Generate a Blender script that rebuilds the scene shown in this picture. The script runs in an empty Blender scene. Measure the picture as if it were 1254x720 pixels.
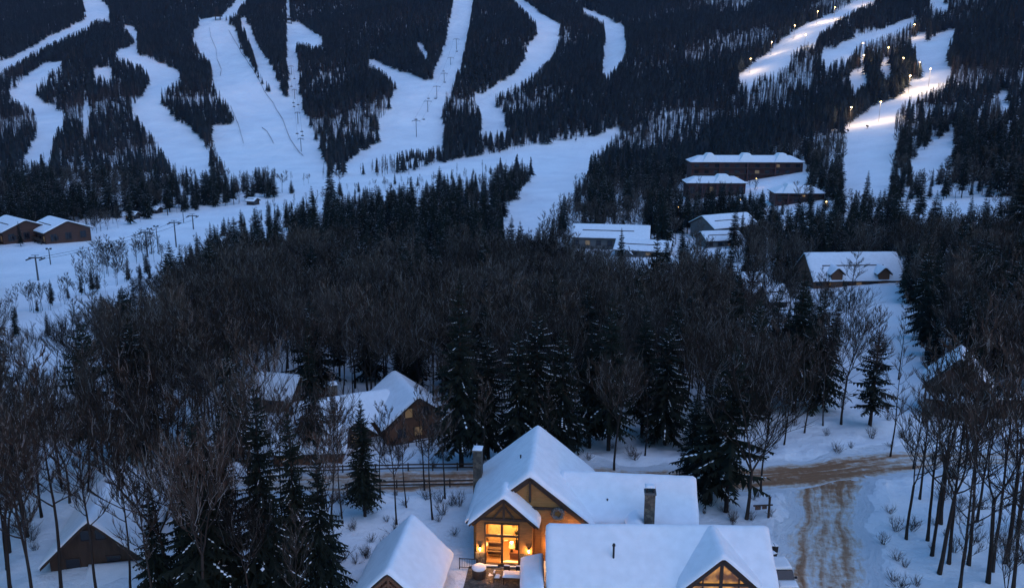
import bpy, bmesh, math, random
import numpy as np
from mathutils import Vector, Matrix
random.seed(7); RNG = np.random.default_rng(11)
SC = bpy.context.scene
DENOISE = True; HAZE = .00004
COL = SC.collection
R = math.radians
# ------------------------------------------------------------------ camera model (photo is 1254 x 720)
F, CX, CY, PITCH, CAMZ = 1086.0, 627.0, 360.0, R(14.0), 45.0
CP, SP = math.cos(PITCH), math.sin(PITCH)
def ray(px, py):
    a, b = (px-CX)/F, (CY-py)/F
    return a, CP + b*SP, -SP + b*CP
def proj(x, y, z):
    zz = np.asarray(z) - CAMZ
    d = y*CP - zz*SP
    v = y*SP + zz*CP
    d = np.maximum(d, .1)
    return CX + F*x/d, CY - F*v/d, d
# ------------------------------------------------------------------ terrain
YC = np.array([-200,0,105,130,200,300,400,500,600,680,760,850,950,1100,1250,1400,1600,2000,2600,4200.])
ZC = np.array([0,0,0,-2.5,-10,-18,-21,-21,-20,-16,0,22,46,80,114,148,195,290,400,560.])
ZR = np.array([0,0,0,-2.2,-7,-10,-4,8,24,42,62,84,109,146,182,218,262,340,450,600.])
_yy = np.arange(-200, 4201, 2.0)
def _smooth(a, k):
    w = np.hanning(2*k+1); w /= w.sum()
    return np.convolve(np.pad(a, k, mode='edge'), w, mode='valid')
_zc, _zr = _smooth(np.interp(_yy, YC, ZC), 22), _smooth(np.interp(_yy, YC, ZR), 22)
def sstep(a, b, x):
    t = np.clip((x-a)/(b-a), 0, 1); return t*t*(3-2*t)
def waves(x, y, s, seed=0):
    r = np.random.default_rng(100+seed); o = 0
    for i in range(7):
        an, ph = r.uniform(0, 6.28), r.uniform(0, 6.28); k = s*r.uniform(.6, 2.2)
        o = o + np.sin((x*math.cos(an)+y*math.sin(an))*k + ph)/(.6+.5*i)
    return o/3.0
def base_ground(x, y):
    x = np.asarray(x, float); y = np.asarray(y, float)
    t = sstep(.12, .62, x/np.maximum(y, 60.))
    z = np.interp(y, _yy, _zc)*(1-t) + np.interp(y, _yy, _zr)*t
    z = z + sstep(690, 900, y)*waves(x, y, .018, 1)*9.0
    z = z + sstep(120, 190, y)*waves(x, y, .05, 2)*.8
    z = z + sstep(-30, -70, x)*sstep(130, 60, y)*-1.2
    return z
def hit0(px, py, gf):
    a, b, c = ray(px, py)
    y = np.concatenate([np.arange(30, 400, .25), np.arange(400, 2600, 1.0)])
    x = y*a/b; z = CAMZ + y*c/b
    g = gf(x, y); k = np.argmax(z <= g)
    if not (z <= g).any(): k = len(y)-1
    return float(x[k]), float(y[k]), float(g[k])
def roadpts(pp): return np.array([hit0(px, py, base_ground)[:2] for px, py in pp])
ROAD = roadpts([(225,597),(330,594),(460,591),(585,588),(700,586),(830,588),(925,588),(1000,580),(1060,570),(1130,563),(1254,562),(1400,566)])
DRIVE = roadpts([(1009,577),(1010,588),(1012,612),(1012,650),(1012,700),(1016,760),(1018,830)])
def polydist(x, y, P):
    d = np.full(np.shape(x), 1e9)
    for (ax, ay), (bx, by) in zip(P[:-1], P[1:]):
        L = (bx-ax)**2+(by-ay)**2
        t = np.clip(((x-ax)*(bx-ax)+(y-ay)*(by-ay))/L, 0, 1)
        d = np.minimum(d, np.hypot(x-ax-t*(bx-ax), y-ay-t*(by-ay)))
    return d
def ground(x, y):
    x = np.asarray(x, float); y = np.asarray(y, float)
    z = base_ground(x, y)
    near = sstep(330, 150, y)
    d1 = polydist(x, y, ROAD) - 3.6; d2 = polydist(x, y, DRIVE) - 4.2
    d = np.minimum(d1, d2)
    k = sstep(0, 3.0, d)
    pad = sstep(0, 4, np.maximum(np.abs(x-8)-17, np.abs(y-77)-11))
    z = z + near*k*(.30*waves(x, y, .42, 3)*pad + .16*waves(x, y, 1.3, 4) + .05)
    z = z + near*np.exp(-((d-1.3)/1.1)**2)*(.45+.30*waves(x, y, 1.1, 5)+.15*waves(x, y, 2.6, 6))
    return z
def gz(x, y): return float(ground(x, y))
def hit(px, py): return hit0(px, py, ground)
def top_height(px, py_top, y, zg):
    a, b, c = ray(px, py_top)
    return CAMZ + y*c/b - zg
# ------------------------------------------------------------------ objects
def tag(o, label=None, cat=None, group=None, kind=None):
    if label: o['label'] = label
    if cat: o['category'] = cat
    if group: o['group'] = group
    if kind: o['kind'] = kind
    return o
def empty(name, loc=(0,0,0), rz=0, label=None, cat=None, group=None):
    o = bpy.data.objects.new(name, None); COL.objects.link(o)
    o.location = loc; o.rotation_euler = (0,0,rz); o.empty_display_size = .5
    return tag(o, label, cat, group)
def link(name, me, parent=None, loc=None, rz=None):
    o = bpy.data.objects.new(name, me); COL.objects.link(o)
    if parent: o.parent = parent
    if loc is not None: o.location = loc
    if rz is not None: o.rotation_euler = (0,0,rz)
    return o
class MB:
    def __init__(s): s.v = []; s.f = []; s.m = []
    def quad(s, a, b, c, d, mi=0):
        n = len(s.v); s.v += [a, b, c, d]; s.f.append((n, n+1, n+2, n+3)); s.m.append(mi)
    def tri(s, a, b, c, mi=0):
        n = len(s.v); s.v += [a, b, c]; s.f.append((n, n+1, n+2)); s.m.append(mi)
    def face(s, pts, mi=0):
        n = len(s.v); s.v += list(pts); s.f.append(tuple(range(n, n+len(pts)))); s.m.append(mi)
    def box(s, x0, x1, y0, y1, z0, z1, mi=0):
        n = len(s.v)
        s.v += [(x0,y0,z0),(x1,y0,z0),(x1,y1,z0),(x0,y1,z0),(x0,y0,z1),(x1,y0,z1),(x1,y1,z1),(x0,y1,z1)]
        for f in ((0,3,2,1),(4,5,6,7),(0,1,5,4),(1,2,6,5),(2,3,7,6),(3,0,4,7)):
            s.f.append(tuple(n+i for i in f)); s.m.append(mi)
    def prism(s, poly, lift, mi=0):
        # poly: list of 3d points, lift: vector
        n = len(s.v); k = len(poly); L = Vector(lift)
        s.v += [tuple(p) for p in poly] + [tuple(Vector(p)+L) for p in poly]
        s.f.append(tuple(n+i for i in range(k))[::-1]); s.m.append(mi)
        s.f.append(tuple(n+k+i for i in range(k))); s.m.append(mi)
        for i in range(k):
            j = (i+1) % k
            s.f.append((n+i, n+j, n+k+j, n+k+i)); s.m.append(mi)
    def tube(s, pts, rad, sides=4, mi=0, cap=False):
        pts = [Vector(p) for p in pts]; n0 = len(s.v)
        for i, p in enumerate(pts):
            t = (pts[min(i+1, len(pts)-1)] - pts[max(i-1, 0)])
            if t.length < 1e-6: t = Vector((0,0,1))
            t.normalize()
            u = t.cross(Vector((0,0,1)) if abs(t.z) < .9 else Vector((1,0,0))); u.normalize(); w = t.cross(u)
            for k in range(sides):
                a = 2*math.pi*k/sides
                s.v.append(tuple(p + (u*math.cos(a)+w*math.sin(a))*rad[i]))
        for i in range(len(pts)-1):
            for k in range(sides):
                a, b = n0+i*sides+k, n0+i*sides+(k+1) % sides
                s.f.append((a, b, b+sides, a+sides)); s.m.append(mi)
        if cap:
            s.f.append(tuple(n0+k for k in range(sides))[::-1]); s.m.append(mi)
            s.f.append(tuple(n0+(len(pts)-1)*sides+k for k in range(sides))); s.m.append(mi)
    def bar(s, a, b, w, h=None, mi=0):
        a, b = Vector(a), Vector(b); h = h or w; t = (b-a).normalized()
        u = t.cross(Vector((0,0,1)) if abs(t.z) < .95 else Vector((1,0,0))).normalized(); q = u.cross(t).normalized()
        p = [a+u*w/2*i+q*h/2*j for i, j in ((-1,-1),(1,-1),(1,1),(-1,1))]
        s.prism([tuple(x) for x in p], tuple(b-a), mi)
    def grid(s, V, mi=0):
        # V: array (n,m,3)
        n, m = V.shape[:2]; o = len(s.v)
        s.v += [tuple(p) for p in V.reshape(-1, 3).tolist()]
        for i in range(n-1):
            for j in range(m-1):
                s.f.append((o+i*m+j, o+(i+1)*m+j, o+(i+1)*m+j+1, o+i*m+j+1)); s.m.append(mi)
    def mesh(s, name, mats, smooth=False):
        me = bpy.data.meshes.new(name)
        me.from_pydata(s.v, [], s.f); me.update()
        for m in (mats if isinstance(mats, (list, tuple)) else [mats]): me.materials.append(m)
        if any(s.m): me.polygons.foreach_set('material_index', s.m)
        if smooth: me.polygons.foreach_set('use_smooth', [True]*len(s.f))
        return me
    def build(s, name, mats, parent=None, loc=None, rz=None, smooth=False, bevel=0, fix=True):
        me = s.mesh(name, mats, smooth)
        if fix or bevel:
            bm = bmesh.new(); bm.from_mesh(me)
            bmesh.ops.recalc_face_normals(bm, faces=bm.faces)
            if bevel:
                bmesh.ops.bevel(bm, geom=[e for e in bm.edges if len(e.link_faces) == 2 and e.calc_face_angle(0) > .6], offset=bevel, segments=2, affect='EDGES', profile=.6)
            bm.to_mesh(me); bm.free()
        return link(name, me, parent, loc, rz)
# ------------------------------------------------------------------ materials
def mat(name, col, rough=.8, var=0, scale=3, col2=None, bump=0, bscale=20, metal=0, emit=None, estr=0, stretch=None, spec=None, detail=5, objvar=0):
    m = bpy.data.materials.new(name); m.use_nodes = True; nt = m.node_tree; N, L = nt.nodes, nt.links
    b = N['Principled BSDF']; b.inputs['Roughness'].default_value = rough; b.inputs['Metallic'].default_value = metal
    if spec is not None: b.inputs['Specular IOR Level'].default_value = spec
    b.inputs['Base Color'].default_value = (*col, 1)
    tc = N.new('ShaderNodeTexCoord'); mp = N.new('ShaderNodeMapping'); L.new(tc.outputs['Object'], mp.inputs[0])
    if stretch: mp.inputs['Scale'].default_value = stretch
    out = None
    if col2 is not None or var:
        nz = N.new('ShaderNodeTexNoise'); nz.inputs['Scale'].default_value = scale; nz.inputs['Detail'].default_value = detail
        L.new(mp.outputs[0], nz.inputs[0])
        r = N.new('ShaderNodeValToRGB'); r.color_ramp.elements[0].position = .35; r.color_ramp.elements[1].position = .65
        c2 = col2 if col2 is not None else tuple(min(1, c*(1+var)) for c in col)
        c1 = col if col2 is not None else tuple(c*(1-var) for c in col)
        r.color_ramp.elements[0].color = (*c1, 1); r.color_ramp.elements[1].color = (*c2, 1)
        L.new(nz.outputs[0], r.inputs[0]); out = r.outputs[0]
    if objvar:
        oi = N.new('ShaderNodeObjectInfo'); mr = N.new('ShaderNodeMapRange'); mr.inputs[3].default_value = 1-objvar; mr.inputs[4].default_value = 1+objvar
        L.new(oi.outputs['Random'], mr.inputs[0])
        mx = N.new('ShaderNodeMix'); mx.data_type = 'RGBA'; mx.blend_type = 'MULTIPLY'; mx.inputs[0].default_value = 1
        if out: L.new(out, mx.inputs[6])
        else: mx.inputs[6].default_value = (*col, 1)
        L.new(mr.outputs[0], mx.inputs[7]); out = mx.outputs[2]
    if out: L.new(out, b.inputs['Base Color'])
    if bump:
        n2 = N.new('ShaderNodeTexNoise'); n2.inputs['Scale'].default_value = bscale; n2.inputs['Detail'].default_value = 6
        L.new(mp.outputs[0], n2.inputs[0]); bp = N.new('ShaderNodeBump'); bp.inputs['Strength'].default_value = bump; bp.inputs['Distance'].default_value = .1
        L.new(n2.outputs[0], bp.inputs['Height']); L.new(bp.outputs[0], b.inputs['Normal'])
    if emit:
        b.inputs['Emission Color'].default_value = (*emit, 1); b.inputs['Emission Strength'].default_value = estr
    return m
M = {}
M['snow'] = mat('snow_roof', (.80,.82,.85), .75, var=.04, scale=1.2, bump=.25, bscale=5, spec=.25)
M['needle'] = mat('needles', (.0065,.009,.006), .85, col2=(.014,.018,.011), scale=1.1, objvar=.35, spec=.15)
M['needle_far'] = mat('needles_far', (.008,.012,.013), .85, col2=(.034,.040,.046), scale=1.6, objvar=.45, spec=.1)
M['bark'] = mat('bark', (.022,.017,.015), .95, col2=(.052,.042,.036), scale=6, stretch=(1,1,.2), bump=.5, bscale=15, objvar=.3, spec=.1)
M['twig'] = mat('twigs', (.030,.023,.019), .95, col2=(.074,.057,.045), scale=.6, objvar=.75, spec=.1)
M['twig_far'] = mat('twigs_far', (.04,.030,.028), .95, col2=(.085,.068,.062), scale=.5, objvar=.75, spec=.1)
M['frost'] = mat('frosted_twigs', (.20,.19,.18), .9, objvar=.4)
M['dkwood'] = mat('dark_timber', (.030,.016,.010), .8, col2=(.055,.03,.018), scale=4, stretch=(1,1,.2))
M['wood'] = mat('amber_board_siding', (.29,.125,.034), .75, col2=(.39,.18,.05), scale=3, stretch=(.4,.4,6), bump=.5, bscale=3)
M['cedar'] = mat('cedar_siding', (.12,.05,.025), .8, col2=(.18,.075,.035), scale=3, stretch=(.4,.4,6), bump=.4, bscale=3)
M['brown'] = mat('brown_siding', (.055,.032,.024), .85, col2=(.085,.05,.034), scale=2, stretch=(.4,.4,5))
M['red'] = mat('red_brown_siding', (.055,.018,.016), .85, col2=(.085,.027,.023), scale=.7, stretch=(.4,.4,3))
M['grey'] = mat('grey_siding', (.10,.093,.09), .85, col2=(.14,.13,.12), scale=.8, stretch=(.4,.4,3))
M['metal'] = mat('dark_metal', (.03,.03,.032), .5, metal=.6)
M['galv'] = mat('galvanised_steel', (.10,.10,.11), .6, metal=.3, var=.2, scale=2)
M['glassdark'] = mat('dark_glass', (.012,.014,.02), .08)
M['frame'] = mat('window_frame', (.03,.015,.009), .6)
M['warm'] = mat('lamp_glow', (1,.7,.35), .5, emit=(1,.58,.2), estr=4); M['warm'].cycles.emission_sampling = 'NONE'
def stone_mat():
    m = bpy.data.materials.new('fieldstone'); m.use_nodes = True; nt = m.node_tree; N, L = nt.nodes, nt.links
    b = N['Principled BSDF']; b.inputs['Roughness'].default_value = .9
    tc = N.new('ShaderNodeTexCoord'); v = N.new('ShaderNodeTexVoronoi'); v.inputs['Scale'].default_value = 3.2; L.new(tc.outputs['Object'], v.inputs[0])
    r = N.new('ShaderNodeValToRGB'); r.color_ramp.elements[0].color = (.06,.05,.042,1); r.color_ramp.elements[1].color = (.17,.135,.10,1)
    sx = N.new('ShaderNodeSeparateColor'); L.new(v.outputs['Color'], sx.inputs[0]); L.new(sx.outputs[0], r.inputs[0])
    e = N.new('ShaderNodeTexVoronoi'); e.feature = 'DISTANCE_TO_EDGE'; e.inputs['Scale'].default_value = 3.2; L.new(tc.outputs['Object'], e.inputs[0])
    mr = N.new('ShaderNodeMapRange'); mr.inputs[2].default_value = .06; L.new(e.outputs[0], mr.inputs[0])
    mx = N.new('ShaderNodeMix'); mx.data_type = 'RGBA'; mx.inputs[6].default_value = (.05,.045,.04,1); L.new(mr.outputs[0], mx.inputs[0]); L.new(r.outputs[0], mx.inputs[7])
    L.new(mx.outputs[2], b.inputs['Base Color'])
    bp = N.new('ShaderNodeBump'); bp.inputs['Strength'].default_value = .7; bp.inputs['Distance'].default_value = .06; L.new(mr.outputs[0], bp.inputs['Height']); L.new(bp.outputs[0], b.inputs['Normal'])
    return m
M['stone'] = stone_mat()
def snow_ground_mat():
    m = bpy.data.materials.new('snow_ground'); m.use_nodes = True; nt = m.node_tree; N, L = nt.nodes, nt.links
    b = N['Principled BSDF']; b.inputs['Roughness'].default_value = .8; b.inputs['Specular IOR Level'].default_value = .2
    tc = N.new('ShaderNodeTexCoord')
    a = N.new('ShaderNodeTexNoise'); a.inputs['Scale'].default_value = .06; a.inputs['Detail'].default_value = 8; L.new(tc.outputs['Object'], a.inputs[0])
    r = N.new('ShaderNodeValToRGB'); r.color_ramp.elements[0].position = .3; r.color_ramp.elements[1].position = .7
    r.color_ramp.elements[0].color = (.80,.81,.84,1); r.color_ramp.elements[1].color = (.90,.91,.93,1)
    L.new(a.outputs[0], r.inputs[0])
    # fallen twigs, bark and needles lying on the snow
    v = N.new('ShaderNodeTexNoise'); v.inputs['Scale'].default_value = 1.5; v.inputs['Detail'].default_value = 9; v.inputs['Roughness'].default_value = .75; L.new(tc.outputs['Object'], v.inputs[0])
    vr = N.new('ShaderNodeValToRGB'); vr.color_ramp.elements[0].position = .60; vr.color_ramp.elements[1].position = .72
    L.new(v.outputs[0], vr.inputs[0])
    mu = N.new('ShaderNodeMath'); mu.operation = 'MULTIPLY'; mu.inputs[1].default_value = .28; L.new(vr.outputs[0], mu.inputs[0])
    mx = N.new('ShaderNodeMix'); mx.data_type = 'RGBA'; L.new(mu.outputs[0], mx.inputs[0]); L.new(r.outputs[0], mx.inputs[6]); mx.inputs[7].default_value = (.30,.27,.25,1)
    L.new(mx.outputs[2], b.inputs['Base Color'])
    n1 = N.new('ShaderNodeTexNoise'); n1.inputs['Scale'].default_value = .55; n1.inputs['Detail'].default_value = 9; n1.inputs['Roughness'].default_value = .62; L.new(tc.outputs['Object'], n1.inputs[0])
    bp = N.new('ShaderNodeBump'); bp.inputs['Strength'].default_value = .8; bp.inputs['Distance'].default_value = .6; L.new(n1.outputs[0], bp.inputs['Height'])
    n3 = N.new('ShaderNodeTexNoise'); n3.inputs['Scale'].default_value = .035; n3.inputs['Detail'].default_value = 4; L.new(tc.outputs['Object'], n3.inputs[0])
    b3 = N.new('ShaderNodeBump'); b3.inputs['Strength'].default_value = .7; b3.inputs['Distance'].default_value = 6; L.new(n3.outputs[0], b3.inputs['Height']); L.new(bp.outputs[0], b3.inputs['Normal']); bp = b3; L.new(bp.outputs[0], b.inputs['Normal'])
    return m
M['ground'] = snow_ground_mat()
def road_mat():
    m = bpy.data.materials.new('sanded_snow_road'); m.use_nodes = True; nt = m.node_tree; N, L = nt.nodes, nt.links
    b = N['Principled BSDF']; b.inputs['Roughness'].default_value = .85; b.inputs['Specular IOR Level'].default_value = .2
    uv = N.new('ShaderNodeUVMap'); uv.uv_map = 'road'
    tc = N.new('ShaderNodeTexCoord')
    mp = N.new('ShaderNodeMapping'); mp.inputs['Scale'].default_value = (17, .22, 1); L.new(uv.outputs[0], mp.inputs[0])
    n1 = N.new('ShaderNodeTexNoise'); n1.inputs['Scale'].default_value = 1; n1.inputs['Detail'].default_value = 7; n1.inputs['Roughness'].default_value = .65; L.new(mp.outputs[0], n1.inputs[0])
    n2 = N.new('ShaderNodeTexNoise'); n2.inputs['Scale'].default_value = 1.1; n2.inputs['Detail'].default_value = 10; n2.inputs['Roughness'].default_value = .7; L.new(tc.outputs['Object'], n2.inputs[0])
    sx = N.new('ShaderNodeSeparateXYZ'); L.new(uv.outputs[0], sx.inputs[0])
    # u runs 0..1 across: dirt in the travelled middle
    ab = N.new('ShaderNodeMath'); ab.operation = 'SUBTRACT'; ab.inputs[1].default_value = .5; L.new(sx.outputs[0], ab.inputs[0])
    ab2 = N.new('ShaderNodeMath'); ab2.operation = 'ABSOLUTE'; L.new(ab.outputs[0], ab2.inputs[0])
    mr = N.new('ShaderNodeMapRange'); mr.inputs[1].default_value = .22; mr.inputs[2].default_value = .5; mr.inputs[3].default_value = 1; mr.inputs[4].default_value = -.1; L.new(ab2.outputs[0], mr.inputs[0])
    c1 = N.new('ShaderNodeMapRange'); c1.clamp = False; c1.inputs[1].default_value = .33; c1.inputs[2].default_value = .67; L.new(n1.outputs[0], c1.inputs[0])
    c2 = N.new('ShaderNodeMapRange'); c2.clamp = False; c2.inputs[1].default_value = .33; c2.inputs[2].default_value = .67; L.new(n2.outputs[0], c2.inputs[0])
    ad0 = N.new('ShaderNodeMath'); ad0.operation = 'ADD'; L.new(c1.outputs[0], ad0.inputs[0]); L.new(c2.outputs[0], ad0.inputs[1])
    ad = N.new('ShaderNodeMath'); ad.operation = 'MULTIPLY_ADD'; ad.inputs[1].default_value = .5; ad.inputs[2].default_value = .35; L.new(ad0.outputs[0], ad.inputs[0])
    ml = N.new('ShaderNodeMath'); ml.operation = 'MULTIPLY'; L.new(ad.outputs[0], ml.inputs[0]); L.new(mr.outputs[0], ml.inputs[1])
    dv = N.new('ShaderNodeAttribute'); dv.attribute_name = 'dirt'
    m2 = N.new('ShaderNodeMath'); m2.operation = 'MULTIPLY'; L.new(ml.outputs[0], m2.inputs[0]); L.new(dv.outputs['Fac'], m2.inputs[1])
    bo = N.new('ShaderNodeAttribute'); bo.attribute_name = 'boost'; m3 = N.new('ShaderNodeMath'); m3.operation = 'MULTIPLY_ADD'; L.new(ad.outputs[0], m3.inputs[0]); L.new(bo.outputs['Fac'], m3.inputs[1]); L.new(m2.outputs[0], m3.inputs[2]); m2 = m3
    rt = N.new('ShaderNodeValToRGB'); rt.color_ramp.elements[0].position = .29; rt.color_ramp.elements[0].color = (0,0,0,1); rt.color_ramp.elements[1].position = .71; rt.color_ramp.elements[1].color = (0,0,0,1)
    for p_, c_ in ((.335,1),(.38,0),(.46,0),(.485,.6),(.51,0),(.62,0),(.665,1)): q_ = rt.color_ramp.elements.new(p_); q_.color = (c_,c_,c_,1)
    uw = N.new('ShaderNodeMath'); uw.operation = 'MULTIPLY_ADD'; uw.inputs[1].default_value = .05; L.new(n2.outputs[0], uw.inputs[0]); L.new(sx.outputs[0], uw.inputs[2]); L.new(uw.outputs[0], rt.inputs[0])
    m4 = N.new('ShaderNodeMath'); m4.operation = 'MULTIPLY_ADD'; m4.inputs[1].default_value = .26; L.new(rt.outputs[0], m4.inputs[0]); L.new(m2.outputs[0], m4.inputs[2]); m2 = m4
    r = N.new('ShaderNodeValToRGB'); e = r.color_ramp.elements
    e[0].position = .40; e[0].color = (.74,.76,.79,1); e[1].position = .95; e[1].color = (.33,.165,.085,1)
    x = e.new(.55); x.color = (.68,.58,.50,1); x = e.new(.76); x.color = (.46,.28,.18,1)
    L.new(m2.outputs[0], r.inputs[0]); L.new(r.outputs[0], b.inputs['Base Color'])
    bp = N.new('ShaderNodeBump'); bp.inputs['Strength'].default_value = .9; bp.inputs['Distance'].default_value = .25; L.new(ad.outputs[0], bp.inputs['Height']); L.new(bp.outputs[0], b.inputs['Normal'])
    return m
M['road'] = road_mat()
# ------------------------------------------------------------------ camera, sky, light
cam = bpy.data.cameras.new('camera'); co = bpy.data.objects.new('camera', cam); COL.objects.link(co)
cam.sensor_width = 36; cam.lens = 36*F/1254; cam.clip_end = 9000; cam.clip_start = .5
co.location = (0,0,CAMZ); co.rotation_euler = (R(90)-PITCH, 0, 0); SC.camera = co
w = bpy.data.worlds.new('World'); SC.world = w; w.use_nodes = True; nt = w.node_tree
bg = nt.nodes['Background']; sky = nt.nodes.new('ShaderNodeTexSky'); sky.sky_type = 'NISHITA'; sky.sun_disc = False
SUN_EL, SUN_ROT = 3.0, 138.0
sky.sun_elevation = R(SUN_EL); sky.sun_rotation = R(SUN_ROT); sky.ozone_density = 5.2; sky.air_density = 1.6; sky.dust_density = .3
bg.inputs[1].default_value = SKY_STR = .15
nt.links.new(sky.outputs[0], bg.inputs[0])
sl = bpy.data.lights.new('sun', 'SUN'); sl.energy = .17; sl.angle = R(60); sl.color = (.70,.74,1)
so = bpy.data.objects.new('sun', sl); COL.objects.link(so)
_a, _e = R(SUN_ROT), R(55)
so.rotation_euler = Vector((math.sin(_a)*math.cos(_e), math.cos(_a)*math.cos(_e), math.sin(_e))).to_track_quat('Z', 'Y').to_euler()
vs = SC.view_settings; vs.view_transform = 'Standard'; vs.look = 'None'; vs.gamma = 1; vs.exposure = 2.55; vs.use_curve_mapping = False
SC.cycles.use_denoising = DENOISE; SC.cycles.max_bounces = 6; SC.cycles.diffuse_bounces = 4; SC.cycles.glossy_bounces = 2; SC.cycles.transmission_bounces = 3; SC.cycles.volume_bounces = 0; SC.cycles.transparent_max_bounces = 6
SC.cycles.sample_clamp_indirect = 4
# ------------------------------------------------------------------ ground sheet
def make_ground():
    ys = [-90.]
    while ys[-1] < 3300:
        y = ys[-1]; ys.append(y + (3.0 if y < 45 else .8 if y < 112 else .8*(y/112)**1.5 if y < 400 else 6.0 if y < 900 else 12. if y < 1700 else 60))
    ys = np.array(ys); nx = 300
    u = np.linspace(-1, 1, nx); u = u*.72 + .28*u**3
    W = 110 + .82*np.maximum(ys, 0)
    X = W[:, None]*u[None, :]; Y = np.repeat(ys[:, None], nx, 1)
    Z = ground(X, Y)
    V = np.stack([X, Y, Z], -1).reshape(-1, 3)
    n, m = X.shape; i = np.arange(n*m).reshape(n, m)
    Fq = np.stack([i[:-1,:-1], i[:-1,1:], i[1:,1:], i[1:,:-1]], -1).reshape(-1, 4)
    me = bpy.data.meshes.new('ground'); me.vertices.add(len(V)); me.vertices.foreach_set('co', V.ravel())
    me.loops.add(Fq.size); me.loops.foreach_set('vertex_index', Fq.ravel().astype(np.int32))
    me.polygons.add(len(Fq)); me.polygons.foreach_set('loop_start', np.arange(0, Fq.size, 4, dtype=np.int32)); me.polygons.foreach_set('loop_total', np.full(len(Fq), 4, np.int32))
    me.polygons.foreach_set('use_smooth', np.ones(len(Fq), bool)); me.update(); me.validate()
    me.materials.append(M['ground'])
    tag(link('ground', me), kind='structure')
make_ground()
def ribbon(name, P, half, lift, dirt):
    # densified centre line, strips across
    pts = []
    for a, b in zip(P[:-1], P[1:]):
        k = max(2, int(np.hypot(*(b-a))/1.0))
        pts += [a+(b-a)*t/k for t in range(k)]
    pts = np.array(pts+[P[-1]])
    for _ in range(14): pts[1:-1] = .25*pts[:-2]+.5*pts[1:-1]+.25*pts[2:]
    T = np.gradient(pts, axis=0); T /= np.linalg.norm(T, axis=1)[:, None]; Nn = np.stack([-T[:,1], T[:,0]], 1)
    s = np.linspace(-1, 1, 13); L = np.concatenate([[0], np.cumsum(np.hypot(*np.diff(pts, axis=0).T))])
    wob = 1+.14*np.sin(L*.31+1)+.09*np.sin(L*.83)
    X = pts[:,None,0]+Nn[:,None,0]*s*half*wob[:,None]; Y = pts[:,None,1]+Nn[:,None,1]*s*half*wob[:,None]
    Z = ground(X, Y)+lift-.10*np.abs(s)[None]**6
    mb = MB(); mb.grid(np.stack([X, Y, Z], -1)); me = mb.mesh(name, M['road'], True)
    uv = me.uv_layers.new(name='road'); n, m = X.shape
    UV = np.stack([np.repeat((s[None]+1)/2, n, 0), np.repeat(L[:,None], m, 1)], -1).reshape(-1, 2)
    li = np.zeros(len(me.loops), np.int32); me.loops.foreach_get('vertex_index', li); uv.data.foreach_set('uv', UV[li].ravel().astype(np.float32))
    at = me.attributes.new('dirt', 'FLOAT', 'POINT'); DV = dirt if np.ndim(dirt) == 0 else np.interp(X[:,6], dirt[0], dirt[1])[:,None]
    at.data.foreach_set('value', (np.ones((n, m))*DV).ravel().astype(np.float32))
    jx, jy = DRIVE[1]; bt = me.attributes.new('boost', 'FLOAT', 'POINT'); bt.data.foreach_set('value', (.42*np.exp(-((X-jx)/5.5)**2-((Y-jy)/3.2)**2)).ravel().astype(np.float32))
    return tag(link(name, me), kind='structure')
ribbon('road', ROAD, 4.3, .09, ([-60,-40,-28,-8,8,24,30,42,50,70],[.3,.35,.6,.85,.7,.85,.9,.85,.65,.5]))
ribbon('driveway', DRIVE, 5.4, .06, .66)

def haze(density):
    m = bpy.data.materials.new('haze'); m.use_nodes = True; nt = m.node_tree; nt.nodes.remove(nt.nodes['Principled BSDF'])
    v = nt.nodes.new('ShaderNodeVolumePrincipled'); v.inputs['Color'].default_value = (.40,.62,1,1); v.inputs['Density'].default_value = density
    nt.links.new(v.outputs[0], nt.nodes['Material Output'].inputs['Volume'])
    b = MB(); b.box(-2900, 2900, -120, 3350, -40, 640); tag(b.build('haze', m), kind='stuff')
if HAZE: haze(HAZE)
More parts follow.
